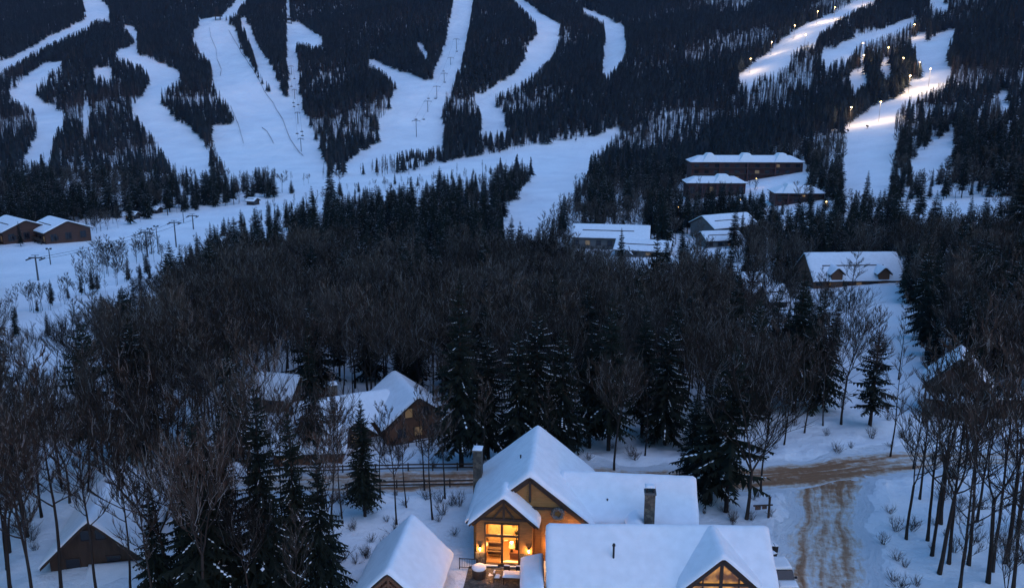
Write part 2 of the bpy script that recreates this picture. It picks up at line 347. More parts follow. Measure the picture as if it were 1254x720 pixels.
# ------------------------------------------------------------------ tree models (unit height 1 = the tree's height)
def bare_tree(seed, spread=.30, first=.30, twig=.0011, fork=False, nprim=13, ntw=5, far=False):
    r = random.Random(seed); tk, cr = MB(), MB()
    def path(p, d, L, n, up, wob):
        pts = [Vector(p)]; d = Vector(d).normalized()
        for i in range(n):
            d = (d + Vector((r.uniform(-wob, wob), r.uniform(-wob, wob), up+r.uniform(-wob, wob)*.5))).normalized()
            pts.append(pts[-1]+d*L/n)
        return pts
    leaders = []
    r0 = .0080
    if fork:
        tr = path((0,0,-.02), (r.uniform(-.05,.05),r.uniform(-.05,.05),1), first+.05, 4, .1, .06)
        tk.tube(tr, [r0*1.5, r0*1.1, r0, r0*.95, r0*.9], 7)
        k = r.choice((2,3)); a0 = r.uniform(0, 6.28)
        for i in range(k):
            a = a0+6.28*i/k+r.uniform(-.4,.4)
            ld = path(tr[-1], (math.cos(a)*.55, math.sin(a)*.55, 1), .95-first-r.uniform(.02,.15), 9, .10, .13)
            leaders.append((ld, r0*.72, .08))
    else:
        ld = path((0,0,-.02), (r.uniform(-.06,.06),r.uniform(-.06,.06),1), 1.0, 12, .12, .055)
        leaders.append((ld, r0*1.15, first))
    for ld, rr, f0 in leaders:
        n = len(ld)-1
        rad = [max(twig*1.4, rr*.85*(1-.93*(i/n)**.9)) for i in range(n+1)]; rad[0] *= 1.35 if not fork else 1
        tk.tube(ld, rad, 6)
        for i in range(nprim if not fork else int(nprim*.7)):
            t = f0+(1-f0)*((i+r.random())/(nprim if not fork else nprim*.7))*.97
            q = t*n; j = min(int(q), n-1); p = ld[j].lerp(ld[j+1], q-j)
            a = i*2.4+r.uniform(-.5,.5)
            L = spread*(1.15-.85*t)*r.uniform(.6,1.15)
            el = r.uniform(.35, 1.0)
            pr = path(p, (math.cos(a), math.sin(a), el), L, 5, .12, .24)
            pr_r = max(twig*1.6, rr*(1-.9*t)*.55)
            tk.tube(pr, [pr_r*(1-.16*x) for x in range(6)], 4)
            for s in range(8 if not far else 3):
                u = r.uniform(.2, 1)*5; j2 = min(int(u), 4); p2 = pr[j2].lerp(pr[j2+1], u-j2)
                d2 = (pr[j2+1]-pr[j2]).normalized()
                d2 = d2 + Vector((r.uniform(-1,1), r.uniform(-1,1), r.uniform(-.1,.8)))*.75
                L2 = L*r.uniform(.3,.6)
                se = path(p2, d2, L2, 3, .12, .22)
                cr.tube(se, [twig*1.5, twig*1.3, twig*1.1, twig*.7], 3, 1 if r.random() < .10 else 0)
                for q2 in range(ntw if not far else 2):
                    u2 = r.uniform(.1, 1)*3; j3 = min(int(u2), 2); p3 = se[j3].lerp(se[j3+1], u2-j3)
                    d3 = (se[j3+1]-se[j3]).normalized()+Vector((r.uniform(-1,1), r.uniform(-1,1), r.uniform(-.1,.9)))*.7
                    tw = path(p3, d3, L2*r.uniform(.3,.6), 2, .1, .25)
                    cr.tube(tw, [twig, twig*.85, twig*.4], 3, 1 if r.random() < .12 else 0)
    return tk, cr
def conifer(seed, rad=.17, base=.10, whorls=34, per=7, droop=.35, ragged=.25, snow=.22, pw=.85):
    r = random.Random(seed); tk, cr, sn = MB(), MB(), MB()
    tk.tube([(0,0,-.02),(r.uniform(-.004,.004),0,.3),(0,r.uniform(-.004,.004),.65),(0,0,.985)], [.0125,.0095,.006,.001], 7)
    for w in range(whorls):
        t = (w+r.uniform(-.3,.3))/whorls; t = min(max(t, 0), .995)
        z = base+(1-base)*t*.985
        L0 = rad*((1-t)**pw)*(1 if t > .12 else .70+2.5*t)+.008
        a0 = r.uniform(0, 6.28)
        k = per if t < .85 else max(4, per-2)
        for b in range(k):
            a = a0+6.28*b/k+r.uniform(-.3,.3); L = L0*r.uniform(1-ragged*1.6, 1+ragged*.7)
            if r.random() < .06: continue
            ca, sa = math.cos(a), math.sin(a)
            rise = (.55*t-.10)+r.uniform(-.12,.12)
            def P(u, side=0, dz=0):
                zz = z + L*(rise*u - droop*u*u*(1-t*.8)) + (.10*L*max(0, u-.75)*2) + dz
                return (ca*L*u - sa*side, sa*L*u + ca*side, zz)
            n = 7 if L > .06 else 5 if L > .03 else 3
            for i in range(n):
                u0, u1 = (i+.05)/n, (i+1.25)/n
                wdt = L*.21*math.sin(math.pi*min(1, .18+.80*(i+.5)/n))*r.uniform(.75,1.2)+.004
                um = (u0+u1)/2; hang = -wdt*r.uniform(.35,.95)
                # two drooping sprays per station, plus a tip
                cr.tri(P(u0), P(min(1.05,u1)), P(um+.18*r.random(), wdt, hang))
                cr.tri(P(u0), P(um+.18*r.random(), -wdt, hang*r.uniform(.6,1.2)), P(min(1.05,u1)))
                if r.random() < .8: cr.tri(P(u0), P(u1*.97), P(um, wdt*.2*r.uniform(-1,1), -wdt*1.1))
            if r.random() < snow and t < .93:
                # snow lying in a broken ribbon along the top of the bough
                u = r.uniform(.25,.5); wd = L*r.uniform(.018,.04)+.0004
                while u < .97:
                    u1 = min(1.0, u+r.uniform(.06,.16)); h = .0012+L*r.uniform(.008,.018); w2 = wd*r.uniform(.6,1.4)
                    a_, b_, c_, d_ = P(u,0,.0005), P((u+u1)/2,w2,0), P(u1,0,.0005), P((u+u1)/2,-w2,0); top = P((u+u1)/2,0,h)
                    for p1, p2 in ((a_,b_),(b_,c_),(c_,d_),(d_,a_)): sn.tri(p1, p2, top)
                    u = u1+(r.uniform(0,.03) if r.random() < .7 else r.uniform(.08,.3))
    cr.tube([(0,0,.95),(0,0,1.0)], [.004,.0005], 4)
    return tk, cr, sn
def conifer_far(seed, rad=.20):
    r = random.Random(seed); cr = MB()
    nt = 7
    for w in range(nt):
        t = w/nt; z0 = .08+.90*t; L = rad*(1-t)**.8*r.uniform(.85,1.15); hh = .22*(1-.45*t)
        k = 7; a0 = r.uniform(0, 6.28); top = (r.uniform(-.01,.01), r.uniform(-.01,.01), min(1.0, z0+hh))
        ring = []
        for i in range(2*k):
            a = a0+math.pi*i/k; l = L*(r.uniform(.85,1.25) if i % 2 == 0 else r.uniform(.45,.65))
            ring.append((math.cos(a)*l, math.sin(a)*l, z0+(-.03*r.random() if i % 2 == 0 else .035)))
        for i in range(2*k): cr.tri(ring[i], ring[(i+1) % (2*k)], top)
    cr.tube([(0,0,-.03),(0,0,.2)], [.016,.012], 4)
    return cr
def bare_far(seed):
    r = random.Random(seed); cr = MB()
    x, y = r.uniform(-.03,.03), r.uniform(-.03,.03)
    cr.tube([(0,0,-.03),(x*.5,y*.5,.45),(x,y,.97)], [.014,.010,.003], 4)
    for i in range(46):
        t = r.uniform(.28, .97); a = r.uniform(0, 6.28); L = (.26*(1.1-t)+.03)*r.uniform(.6,1.2); el = r.uniform(.9, 2.2)
        p = Vector((x*t, y*t, t*.97)); d = Vector((math.cos(a), math.sin(a), el)).normalized()
        q = p+d*L; w = .0045*r.uniform(.7,1.4); s = Vector((-math.sin(a), math.cos(a), 0))*w; s2 = Vector((math.cos(a), math.sin(a), 0))*w
        cr.tri(tuple(p-s), tuple(p+s), tuple(q)); cr.tri(tuple(p-s2), tuple(p+s2), tuple(q))
        for k in range(2):
            u = r.uniform(.3,.8); pp = p+d*L*u; dd = (d+Vector((r.uniform(-1,1), r.uniform(-1,1), r.uniform(0,.8)))*.7).normalized()
            qq = pp+dd*L*r.uniform(.35,.6); cr.tri(tuple(pp-s*.8), tuple(pp+s*.8), tuple(qq))
    return cr
VAR = {}   # variant name -> list of (part name, mesh)
def reg(name, kind, *parts): VAR[name] = (kind, [(pn, mb.mesh(name+'_'+pn, m)) for pn, mb, m in parts if mb.f])
BARE = []
for i, (sp, fi, fk) in enumerate([(.30,.33,False),(.26,.42,False),(.36,.28,True),(.24,.48,False),(.33,.36,True),(.22,.38,False),(.40,.22,True)]):
    tk, cr = bare_tree(40+i, sp, fi, fork=fk, twig=.00105, nprim=20, ntw=6); n = 'bare%d' % i; reg(n, 'bare', ('trunk', tk, M['bark']), ('crown', cr, [M['twig'], M['frost']])); BARE.append(n)
for i, (sp_, fi) in enumerate([(.26,.30),(.30,.34),(.22,.38)]):
    tk, cr = bare_tree(90+i, sp_, fi, fork=(i == 1), twig=.0011, nprim=14, ntw=4); n = 'baresparse%d' % i; reg(n, 'bare', ('trunk', tk, M['bark']), ('crown', cr, [M['twig'], M['frost']])); BARE.append(n)
BAREMID = []
for i, (sp, fi) in enumerate([(.30,.32),(.26,.40),(.34,.30),(.28,.36)]):
    tk, cr = bare_tree(70+i, sp, fi, fork=(i == 2), twig=.0021, nprim=13, ntw=4); n = 'baremid%d' % i; reg(n, 'bare', ('trunk', tk, M['bark']), ('crown', cr, [M['twig'], M['frost']])); BAREMID.append(n)
CON = []
for i, (rd, bs, wh, pr, dr, rg, snw, pw) in enumerate([(.155,.16,36,8,.40,.25,.12,.85),(.19,.10,34,8,.45,.3,.30,.75),(.14,.22,38,7,.35,.3,.12,.8),(.21,.20,26,7,.25,.45,.25,.6),(.24,.06,30,8,.45,.3,.25,.8)]):
    tk, cr, sn = conifer(10+i, rd, bs, wh, pr, dr, rg, snw, pw); n = 'con%d' % i; reg(n, 'con', ('trunk', tk, M['bark']), ('crown', cr, M['needle']), ('snow_load', sn, M['snow'])); CON.append(n)
CONFAR, BAREFAR = [], []
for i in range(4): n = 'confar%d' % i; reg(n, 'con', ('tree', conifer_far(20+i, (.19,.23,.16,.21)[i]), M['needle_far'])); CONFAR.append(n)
for i in range(4): n = 'barefar%d' % i; reg(n, 'bare', ('tree', bare_far(30+i), M['twig_far'])); BAREFAR.append(n)
# ------------------------------------------------------------------ open snow: outlines of trails and clearings (ground footprints found through the camera model)
def Z(ox, oy, s, pts): return np.array([(ox+x/s, oy+y/s) for x, y in pts])
P = lambda *p: np.array(p, float)
TRAILS = [
 P((101,-5),(107,23),(92,31),(55,49),(37,60),(-5,80),(-5,90),(31,68),(61,52),(83,42),(109,31),(115,23),(136,21),(135,12),(118,-5)),
 P((55,77),(80,76),(58,88),(46,101),(43,119),(61,131),(80,141),(67,165),(66,180),(49,189),(28,198),(46,165),(46,144),(40,128),(11,116),(38,90)),
 P((150,29),(167,37),(170,52),(165,66),(187,75),(220,87),(223,95),(199,107),(197,128),(214,147),(235,159),(258,192),(258,206),(240,206),(214,198),(183,155),(162,131),(171,122),(183,101),(183,86),(171,76),(141,66),(165,54),(165,44),(156,34)),
 Z(200,0,3.27,[(300,-10),(270,35),(230,65),(150,80),(135,50),(150,95),(120,130),(150,190),(190,240),(195,310),(250,390),(285,450),(285,500),(190,505),(210,580),(240,620),(270,690),(420,660),(560,690),(650,650),(640,620),(600,540),(560,440),(545,330),(540,230),(525,180),(540,165),(620,175),(645,180),(620,145),(545,90),(510,90),(505,-10),(490,-10),(495,95),(490,130),(500,330),(510,405),(490,405),(450,310),(420,240),(380,190),(350,110),(325,70),(310,75),(330,110),(360,200),(385,280),(440,350),(445,390),(420,380),(370,300),(350,250),(310,200),(300,140),(280,110),(250,90),(250,60),(290,50),(335,-10)]),
 P((448,72),(460,75),(490,89),(500,90),(520,99),(531,98),(529,89),(537,76),(550,31),(556,-6),(580,-6),(575,30),(566,70),(556,95),(552,112),(545,112),(541,140),(545,165),(540,176),(515,180),(480,184),(440,200),(418,206),(436,190),(463,176),(465,147),(478,135),(481,113),(491,105),(470,85)),
 Z(500,0,3.27,[(415,-12),(445,-12),(530,55),(605,95),(610,130),(570,230),(480,300),(430,330),(350,375),(340,420),(395,470),(395,515),(290,525),(290,430),(265,395),(310,370),(420,300),(460,250),(480,190),(520,130),(515,85),(490,60)]),
 Z(500,0,3.27,[(690,28),(780,65),(865,110),(875,180),(850,240),(800,285),(775,290),(780,230),(790,140),(780,80),(715,50)]),
 # long run-out rising across the valley
 P((-10,308),(60,300),(110,288),(215,262),(300,249),(340,242),(480,217),(560,196),(640,182),(735,166),(762,157),(744,172),(722,200),(700,232),(655,282),(612,282),(640,232),(668,200),(610,198),(560,205),(500,214),(440,222),(400,234),(330,258),(268,282),(215,322),(165,335),(120,352),(60,372),(-10,388)),
 Z(880,0,3,[(65,285),(120,240),(190,190),(240,140),(330,85),(360,75),(440,45),(500,10),(540,-10),(590,-10),(450,52),(400,88),(370,112),(350,155),(320,150),(265,185),(260,225),(200,260),(150,268),(110,292)]),
 Z(880,0,3,[(380,180),(420,185),(470,150),(560,125),(630,100),(680,75),(735,64),(640,112),(560,142),(510,155),(480,195),(440,210),(390,235)]),
 Z(880,0,3,[(765,-10),(800,-10),(845,25),(820,34)]),
 Z(880,0,3,[(870,105),(840,150),(830,180),(850,250),(830,280),(780,320),(700,350),(650,390),(645,440),(620,470),(650,520),(630,560),(640,620),(600,680),(450,690),(460,600),(460,480),(500,445),(560,395),(680,350),(690,310),(740,290),(740,220),(720,200),(720,180),(760,165),(800,130)]),
 Z(880,0,3,[(700,150),(760,122),(765,130),(715,160)]), Z(880,0,3,[(585,240),(615,215),(640,260),(600,255)]), Z(880,0,3,[(470,275),(530,265),(545,300),(490,310)]), Z(880,0,3,[(520,210),(535,210),(530,270),(515,270)]),
 Z(880,0,3,[(870,485),(850,560),(790,600),(700,620),(730,570),(800,520)]), Z(880,0,3,[(1035,330),(1065,345),(1040,395),(1025,380)]),
 P((510,52),(518,55),(526,70),(520,66)), P((114,85),(138,85),(136,91),(116,91)), P((103,128),(110,126),(108,160),(102,164)),
]
CLEAR = [ # clearings on the near ground where (almost) no tree stands
 P((395,600),(470,592),(585,590),(600,640),(640,800),(420,800),(440,690),(420,650)),
 P((560,560),(720,560),(870,600),(935,640),(960,720),(960,900),(560,900)),
 P((925,545),(985,520),(1010,490),(1060,440),(1110,470),(1090,540),(1120,590),(1105,720),(1120,900),(930,900),(925,600)),
 P((1062,372),(1125,372),(1135,470),(1120,520),(1060,500),(1040,440)),
 P((1090,250),(1230,240),(1235,280),(1100,290)),
]
def inpoly(px, py, Q):
    x0, y0 = Q[:,0], Q[:,1]; x1, y1 = np.roll(x0, -1), np.roll(y0, -1); c = np.zeros(np.shape(px), bool)
    for a, b, d, e in zip(x0, y0, x1, y1):
        if b == e: continue
        t = ((b > py) != (e > py)) & (px < (d-a)*(py-b)/(e-b)+a); c ^= t
    return c
# seen through gaps: (x0,x1,y0,y1, depth of what shows there, chance that a tree in front is left out)
GAPS = [(840,985,188,212,520,.97),(842,915,208,226,490,.85),(905,985,212,225,500,.8),(948,1008,226,246,430,.9),(706,806,266,296,340,.93),(752,830,284,306,330,.85),(828,912,260,296,345,.9),(982,1095,300,334,225,.97),(908,955,330,362,225,.8),
 (-5,108,258,300,365,.97),(425,548,455,512,128,.12),(340,385,226,240,540,.95),(380,432,213,233,560,.97),(430,482,207,226,570,.97),(480,532,200,219,580,.97),(530,604,193,210,590,.95),(335,365,455,490,140,.1),(340,425,500,565,130,.15),(1112,1215,438,515,113,.85),(1205,1256,465,512,113,.7),(95,195,562,690,84,.9),(62,168,640,700,74,.6),(60,150,486,512,130,.2),(560,860,520,720,90,1.),(430,560,620,720,66,1.),(660,950,630,720,70,1.),
 (700,900,530,600,95,.15),(470,600,520,600,100,.3),(360,580,576,600,92,.3),(925,1110,470,720,95,.9),(1060,1125,378,470,130,.75),(1110,1254,385,445,135,.55),(920,1000,560,600,95,.9),(300,470,560,640,85,.3),(430,640,285,330,190,.3)]
# ------------------------------------------------------------------ building footprints keep the wood away (filled by the buildings code before the wood is planted)
FOOT = []   # (x, y, radius)
# ------------------------------------------------------------------ building helpers.  a = across the ridge, b = along the ridge; swap = ridge along local x
def mapper(ca=0, cb=0, swap=False):
    return (lambda a, b, z: (cb+b, ca+a, z)) if swap else (lambda a, b, z: (ca+a, cb+b, z))
def gable_roof(parent, mp, half, zr, s, b0, b1, th=.22, m=None, name='roof', a_lo=None, a_hi=None):
    """zr is the top of the roof deck at the ridge; chevron slab"""
    lo = -half if a_lo is None else a_lo; hi = half if a_hi is None else a_hi
    sec = [(lo, zr+s*lo), (0, zr), (hi, zr-s*hi), (hi, zr-s*hi-th), (0, zr-th*1.15), (lo, zr+s*lo-th)]
    mb = MB(); n = 0
    A = [mp(a, b0, z) for a, z in sec]; B = [mp(a, b1, z) for a, z in sec]
    for k in range(6): j = (k+1) % 6; mb.quad(A[k], A[j], B[j], B[k])
    for S in (A, B): mb.quad(S[0], S[1], S[4], S[5]); mb.quad(S[1], S[2], S[3], S[4])
    return mb.build(name, m or M['dkwood'], parent)
def snow_on(parent, mp, zf, a0, a1, b0, b1, T=.38, step=.22, seed=0, r=.30, name='snow'):
    """a rounded blanket of snow over the deck height zf(a, b)"""
    na, nb = max(6, int((a1-a0)/step)), max(6, int((b1-b0)/step))
    sp = lambda n: (np.concatenate([[0, .02, .06], np.linspace(.12, n-.12, n+1), [n-.06, n-.02, n]])/n)
    u, v = sp(na), sp(nb); A = a0+(a1-a0)*u; B = b0+(b1-b0)*v
    AA, BB = np.meshgrid(A, B, indexing='ij')
    e = np.minimum(np.minimum(AA-a0, a1-AA), np.minimum(BB-b0, b1-BB))
    t = T*np.sqrt(np.clip(1-(1-np.minimum(e/r, 1))**2, 0, 1))
    t = t*(1+.10*waves(AA, BB, .8, seed)+.04*waves(AA, BB, 2.6, seed+1))
    edge = np.exp(-(e/.25)**2)
    AA = AA+edge*.05*waves(AA, BB, 1.9, seed+2); BB = BB+edge*.05*waves(AA, BB, 1.7, seed+3)
    Z0 = zf(AA, BB)
    top = np.array([[mp(a, b, z) for a, b, z in zip(x, y, q)] for x, y, q in zip(AA, BB, Z0+t-.01)])
    mb = MB(); mb.grid(top)
    return mb.build(name, M['snow'], parent, smooth=True)
def gable_snow(roof, mp, half, zr, s, b0, b1, T=.38, step=.3, seed=0, over=.10, a_lo=None, a_hi=None, rnd=.16, oe=None):
    lo = -half if a_lo is None else a_lo; hi = half if a_hi is None else a_hi; oe = over if oe is None else oe
    zf = lambda a, b: zr-s*(np.sqrt(a*a+rnd*rnd)-rnd*.8)
    return snow_on(roof, mp, zf, lo-over, hi+over, b0-oe, b1+oe, T, step, seed)
def gable_wall(mb, mp, half, zr, s, b0, b1, z0=-1.2, mi=0):
    sec = [(-half, z0), (half, z0), (half, zr-s*half), (0, zr), (-half, zr-s*half)]
    A = [mp(a, b0, z) for a, z in sec]; B = [mp(a, b1, z) for a, z in sec]
    mb.face(A, mi); mb.face(B[::-1], mi)
    for k in range(5): j = (k+1) % 5; mb.quad(A[k], B[k], B[j], A[j], mi)
def window(parent, x, z, w, h, y, lit=0, axis='x', out=-1, fr=.08, nx=1, nz=1, pane=None):
    """window on a wall plane; axis 'x': wall runs along x at depth y and looks to -y; 'y': wall runs along y at x=y"""
    f = MB()
    def bx(u0, u1, z0, z1, d0, d1):
        lo, hi = sorted((y+out*d0, y+out*d1))
        if axis == 'x': f.box(u0, u1, lo, hi, z0, z1)
        else: f.box(lo, hi, u0, u1, z0, z1)
    x0, x1, z0, z1 = x-w/2, x+w/2, z-h/2, z+h/2
    bx(x0-fr, x0, z0-fr, z1+fr, .0, .07); bx(x1, x1+fr, z0-fr, z1+fr, .0, .07); bx(x0, x1, z1, z1+fr, .0, .07); bx(x0, x1, z0-fr, z0, .0, .09)
    for i in range(1, nx): c = x0+w*i/nx; bx(c-fr*.35, c+fr*.35, z0, z1, .01, .06)
    for i in range(1, nz): c = z0+h*i/nz; bx(x0, x1, c-fr*.35, c+fr*.35, .012, .055)
    o = f.build('window', M['frame'], parent); p = MB()
    q = y+out*.03
    if axis == 'x': p.quad((x0,q,z0),(x1,q,z0),(x1,q,z1),(x0,q,z1))
    else: p.quad((q,x0,z0),(q,x1,z0),(q,x1,z1),(q,x0,z1))
    p.build('pane', pane or (LIT[lit] if lit else M['glassdark']), o)
    return o
LIT = {1: mat('lit_pane_dim', (.3,.2,.1), .3, emit=(1,.55,.2), estr=.012), 2: mat('lit_pane', (.5,.3,.1), .3, emit=(1,.52,.16), estr=.045), 3: mat('lit_pane_bright', (.6,.4,.2), .3, emit=(1,.50,.14), estr=.08)}
def local(o, rz, x, y):
    dx, dy = x-o[0], y-o[1]; c, s = math.cos(-rz), math.sin(-rz)
    return dx*c-dy*s, dx*s+dy*c
LAMPK = .17
def lamp(parent, loc, watts, col=(1,.55,.22), r=.08, name='lamp_light'):
    l = bpy.data.lights.new(name, 'POINT'); l.energy = watts*LAMPK; l.color = col; l.shadow_soft_size = r
    o = bpy.data.objects.new(name, l); COL.objects.link(o); o.location = loc
    if parent: o.parent = parent
    return o
# ------------------------------------------------------------------ the lit main house
HO, HR = (1.66, 75.3), R(-5.4)
FOOT += [(x, y, 5.5) for x, y in ((0,77),(1,82),(2.5,86),(8,78),(13,78),(17,78),(6,69),(12,68),(18,68),(21,68),(-7,70),(-8,74),(-2,72))]
house = empty('mountain_house', (*HO, 0), HR, 'large amber boarded house with deep snow on its gabled roofs and glowing windows', 'house')
ident = mapper()
# main gable block: ridge along y
ZT = 9.33-.40; SM = .82
w_ = MB()
# front gable wall as a shield cut away behind the bay
zt_ = lambda x: ZT-.3-SM*abs(x)
w_.prism([(.302,.35,-1),(5.35,.35,-1),(5.35,.35,zt_(5.35)),(.302,.35,zt_(.302))], (0,.25,0)); w_.prism([(-5.35,.35,-1),(-4.902,.35,-1),(-4.902,.35,zt_(4.902)),(-5.35,.35,zt_(5.35))], (0,.25,0)); w_.prism([(-4.9,.35,4.82),(.3,.35,4.82),(.3,.35,zt_(.3)),(0,.35,zt_(0)),(-4.9,.35,max(4.84,zt_(4.9)))], (0,.25,0))
w_.box(-5.35,-5.1,.602,10.8,-1,ZT-.3-SM*5.35); w_.box(5.1,5.35,.602,10.8,-1,ZT-.3-SM*5.35)
w_.prism([(-5.35,10.802,-1),(5.35,10.802,-1),(5.35,10.802,ZT-.3-SM*5.35),(0,10.802,ZT-.3),(-5.35,10.802,ZT-.3-SM*5.35)], (0,.25,0))
w_.build('wall', M['wood'], house)
rf = gable_roof(house, ident, 6.0, ZT, SM, -.1, 11.5); gable_snow(rf, ident, 6.0, ZT, SM, -.1, 11.5, .42, .3, 1)
tb = MB()
for sx in (-1, 1): tb.bar((sx*5.5,.24,ZT-.5-SM*5.5), (0,.24,ZT-.5), .16, .34)
tb.bar((-3.2,.22,ZT-.45-SM*3.2-.25), (3.2,.22,ZT-.45-SM*3.2-.25), .14, .24)
tb.bar((0,.2,ZT-2.7), (0,.2,ZT-.5), .2)
tb.build('gable_timber', M['dkwood'], house)
bt = MB()
for x in np.arange(.48, 5.2, .62): bt.box(x-.035, x+.035, .315, .348, -.9, ZT-.45-SM*abs(x))
bt.build('batten', M['wood'], house)
# wreath on the gable wall
mb = MB()
for k in range(16):
    a0, a1 = 2*math.pi*k/16, 2*math.pi*(k+1)/16
    mb.tube([(2.6+.5*math.cos(a0),.2,5.15+.5*math.sin(a0)),(2.6+.5*math.cos(a1),.2,5.15+.5*math.sin(a1))], [.17+.03*(k % 3),.18], 6)
mb.build('wreath', mat('wreath_twigs', (.06,.055,.045), .95, col2=(.20,.19,.18), scale=5), house)
# bay with the big window
BC, BH, ZB, SB = -2.3, 3.2, 7.84-.38, .89
bmap = mapper(BC, 0)
rf = gable_roof(house, bmap, BH, ZB, SB, -1.7, .30, .2); gable_snow(rf, bmap, BH, ZB, SB, -1.7, 1.2, .36, .25, 7)
bw = MB(); WX0, WX1, WZ0, WZ1 = BC-.2-1.5, BC-.2+1.5, .5, 4.5
fy = -1.1; zt = lambda x: ZB-.24-SB*abs(x-BC)
hw = 2.6
bw.prism([(BC-hw,fy,-1),(WX0,fy,-1),(WX0,fy,zt(WX0)),(BC-hw,fy,zt(BC-hw))], (0,.25,0))
bw.prism([(WX1,fy,-1),(BC+hw,fy,-1),(BC+hw,fy,zt(BC+hw)),(WX1,fy,zt(WX1))], (0,.25,0))
bw.prism([(WX0,fy,WZ1),(WX1,fy,WZ1),(WX1,fy,zt(WX1)),(BC,fy,zt(BC)),(WX0,fy,zt(WX0))], (0,.25,0))
bw.prism([(WX0,fy,-1),(WX1,fy,-1),(WX1,fy,WZ0),(WX0,fy,WZ0)], (0,.25,0))
bw.box(BC-hw, BC-hw+.2, fy+.252, .34, -1, zt(BC-hw)); bw.box(BC+hw-.2, BC+hw, fy+.252, .34, -1, zt(BC+hw))
bw.build('bay_wall', mat('weathered_boards', (.22,.10,.03), .8, col2=(.32,.15,.045), scale=3, stretch=(.5,.5,6), bump=.4, bscale=4), house)
sb = MB(); sb.box(BC-hw-.06, WX0-.12, fy-.12, fy-.003, -1, 1.6); sb.box(WX1+.12, BC+hw+.06, fy-.12, fy-.003, -1, 1.6); sb.box(WX0-.118, WX1+.118, fy-.12, fy-.003, -1, .3)
sb.build('stone_base', M['stone'], house)
wf = MB(); yf0, yf1 = fy-.08, fy+.12; f = .13
wf.box(WX0-f, WX0, yf0, yf1, WZ0-f, WZ1+f); wf.box(WX1, WX1+f, yf0, yf1, WZ0-f, WZ1+f); wf.box(WX0, WX1, yf0, yf1, WZ1, WZ1+f); wf.box(WX0, WX1, yf0-.05, yf1, WZ0-f, WZ0)
xm = (WX0+WX1)/2; wf.box(xm-.10, xm+.10, yf0+.01, yf1-.01, WZ0, WZ1); wf.box(WX0, xm-.10, yf0+.02, yf1-.02, 3.22, 3.44); wf.box(xm+.10, WX1, yf0+.02, yf1-.02, 3.22, 3.44)
win = wf.build('window', M['frame'], house)
gl = bpy.data.materials.new('clear_glass'); gl.use_nodes = True; b = gl.node_tree.nodes['Principled BSDF']; b.inputs['Roughness'].default_value = .02; b.inputs['Transmission Weight'].default_value = 1; b.inputs['IOR'].default_value = 1.02
p = MB(); p.quad((WX0,fy+.03,WZ0),(WX1,fy+.03,WZ0),(WX1,fy+.03,WZ1),(WX0,fy+.03,WZ1)); p.build('pane', gl, win)
for q0, q1 in ((WX0-.1, xm-.4), (xm+.4, WX1+.1)): sl_ = MB(); sl_.box(q0, q1, fy-.30, fy-.122, WZ0-.22, WZ0-.1); sl_.build('sill_snow', M['snow'], win)
tr = MB(); yy = fy-.28
for sx in (-1, 1): tr.bar((BC+sx*2.95,yy,ZB-.36-SB*2.95), (BC,yy,ZB-.36), .16, .26)
tr.bar((BC-2.3,yy,ZB-.45-SB*2.1), (BC+2.3,yy,ZB-.45-SB*2.1), .16, .22); tr.bar((BC,yy,ZB-.4-SB*2.1), (BC,yy,ZB-.55), .2)
for sx in (-1, 1): tr.bar((BC+sx*.95,yy+.01,ZB-.42-SB*2.0), (BC+sx*.12,yy+.01,ZB-1.1), .12, .16)
tr.build('truss', M['dkwood'], house)
# the room behind the window
rm = MB(); x0, x1, y0, y1, z0, z1 = BC-hw+.22, BC+hw-.22, fy+.26, 4.0, .1, 4.75
rm.quad((x0,y1,z0),(x1,y1,z0),(x1,y1,z1),(x0,y1,z1)); rm.quad((x0,y0,z0),(x0,y1,z0),(x0,y1,z1),(x0,y0,z1)); rm.quad((x1,y0,z0),(x1,y0,z1),(x1,y1,z1),(x1,y1,z0))
rm.quad((x0,y0,z1),(x0,y1,z1),(x1,y1,z1),(x1,y0,z1)); 
rm.build('room_wall', mat('cream_plaster', (.62,.46,.24), .9, col2=(.52,.36,.17), scale=.8), house, fix=False)
rm = MB(); rm.quad((x0,y0,z0),(x1,y0,z0),(x1,y1,z0),(x0,y1,z0)); rm.build('room_floor', mat('oak_floor', (.20,.11,.05), .5, var=.2, scale=4, stretch=(6,.5,1)), house, fix=False)
fp = MB(); fp.box(BC-2.0, BC-.5, 3.5, 3.96, .1, 3.9); fp.build('chimney_breast', mat('pale_fieldstone', (.42,.32,.18), .9, col2=(.30,.21,.11), scale=4), house)
fp = MB(); fp.box(BC+.3, BC+1.4, 3.9, 3.97, 1.6, 2.6); fp.build('picture', mat('canvas_picture', (.12,.07,.03), .8, col2=(.4,.25,.1), scale=2), house)
db = MB(); db.box(BC-1.75, BC-.35, .6, 1.25, .4, .95); db.box(BC-1.75, BC-.35, 1.1, 1.4, .95, 1.35); db.build('sofa', mat('dark_sofa', (.05,.03,.02), .9), house, bevel=.06)
db = MB(); db.box(BC-1.9, BC-.2, -.1, .15, 1.0, 1.08)
db.bar((BC-1.8,0,.1),(BC-1.8,0,1.0),.08); db.bar((BC-.3,0,.1),(BC-.3,0,1.0),.08); db.build('console_table', M['dkwood'], house)
ct = MB(); ct.box(BC+.35, BC+1.3, .4, 1.0, .55, .75); ct.box(BC+.4, BC+1.25, .45, .95, .12, .55); ct.build('cabinet', M['cedar'], house)
tl = MB(); tl.tube([(BC+.55,.7,.75),(BC+.55,.7,.95),(BC+.55,.7,1.2)], [.14,.1,.04], 10); tl.tube([(BC+.55,.7,1.2),(BC+.55,.7,1.75)], [.30,.18], 12, 1); tl.build('table_lamp', [M['dkwood'], mat('lamp_shade', (.8,.5,.2), .8, emit=(1,.5,.15), estr=.22)], house)
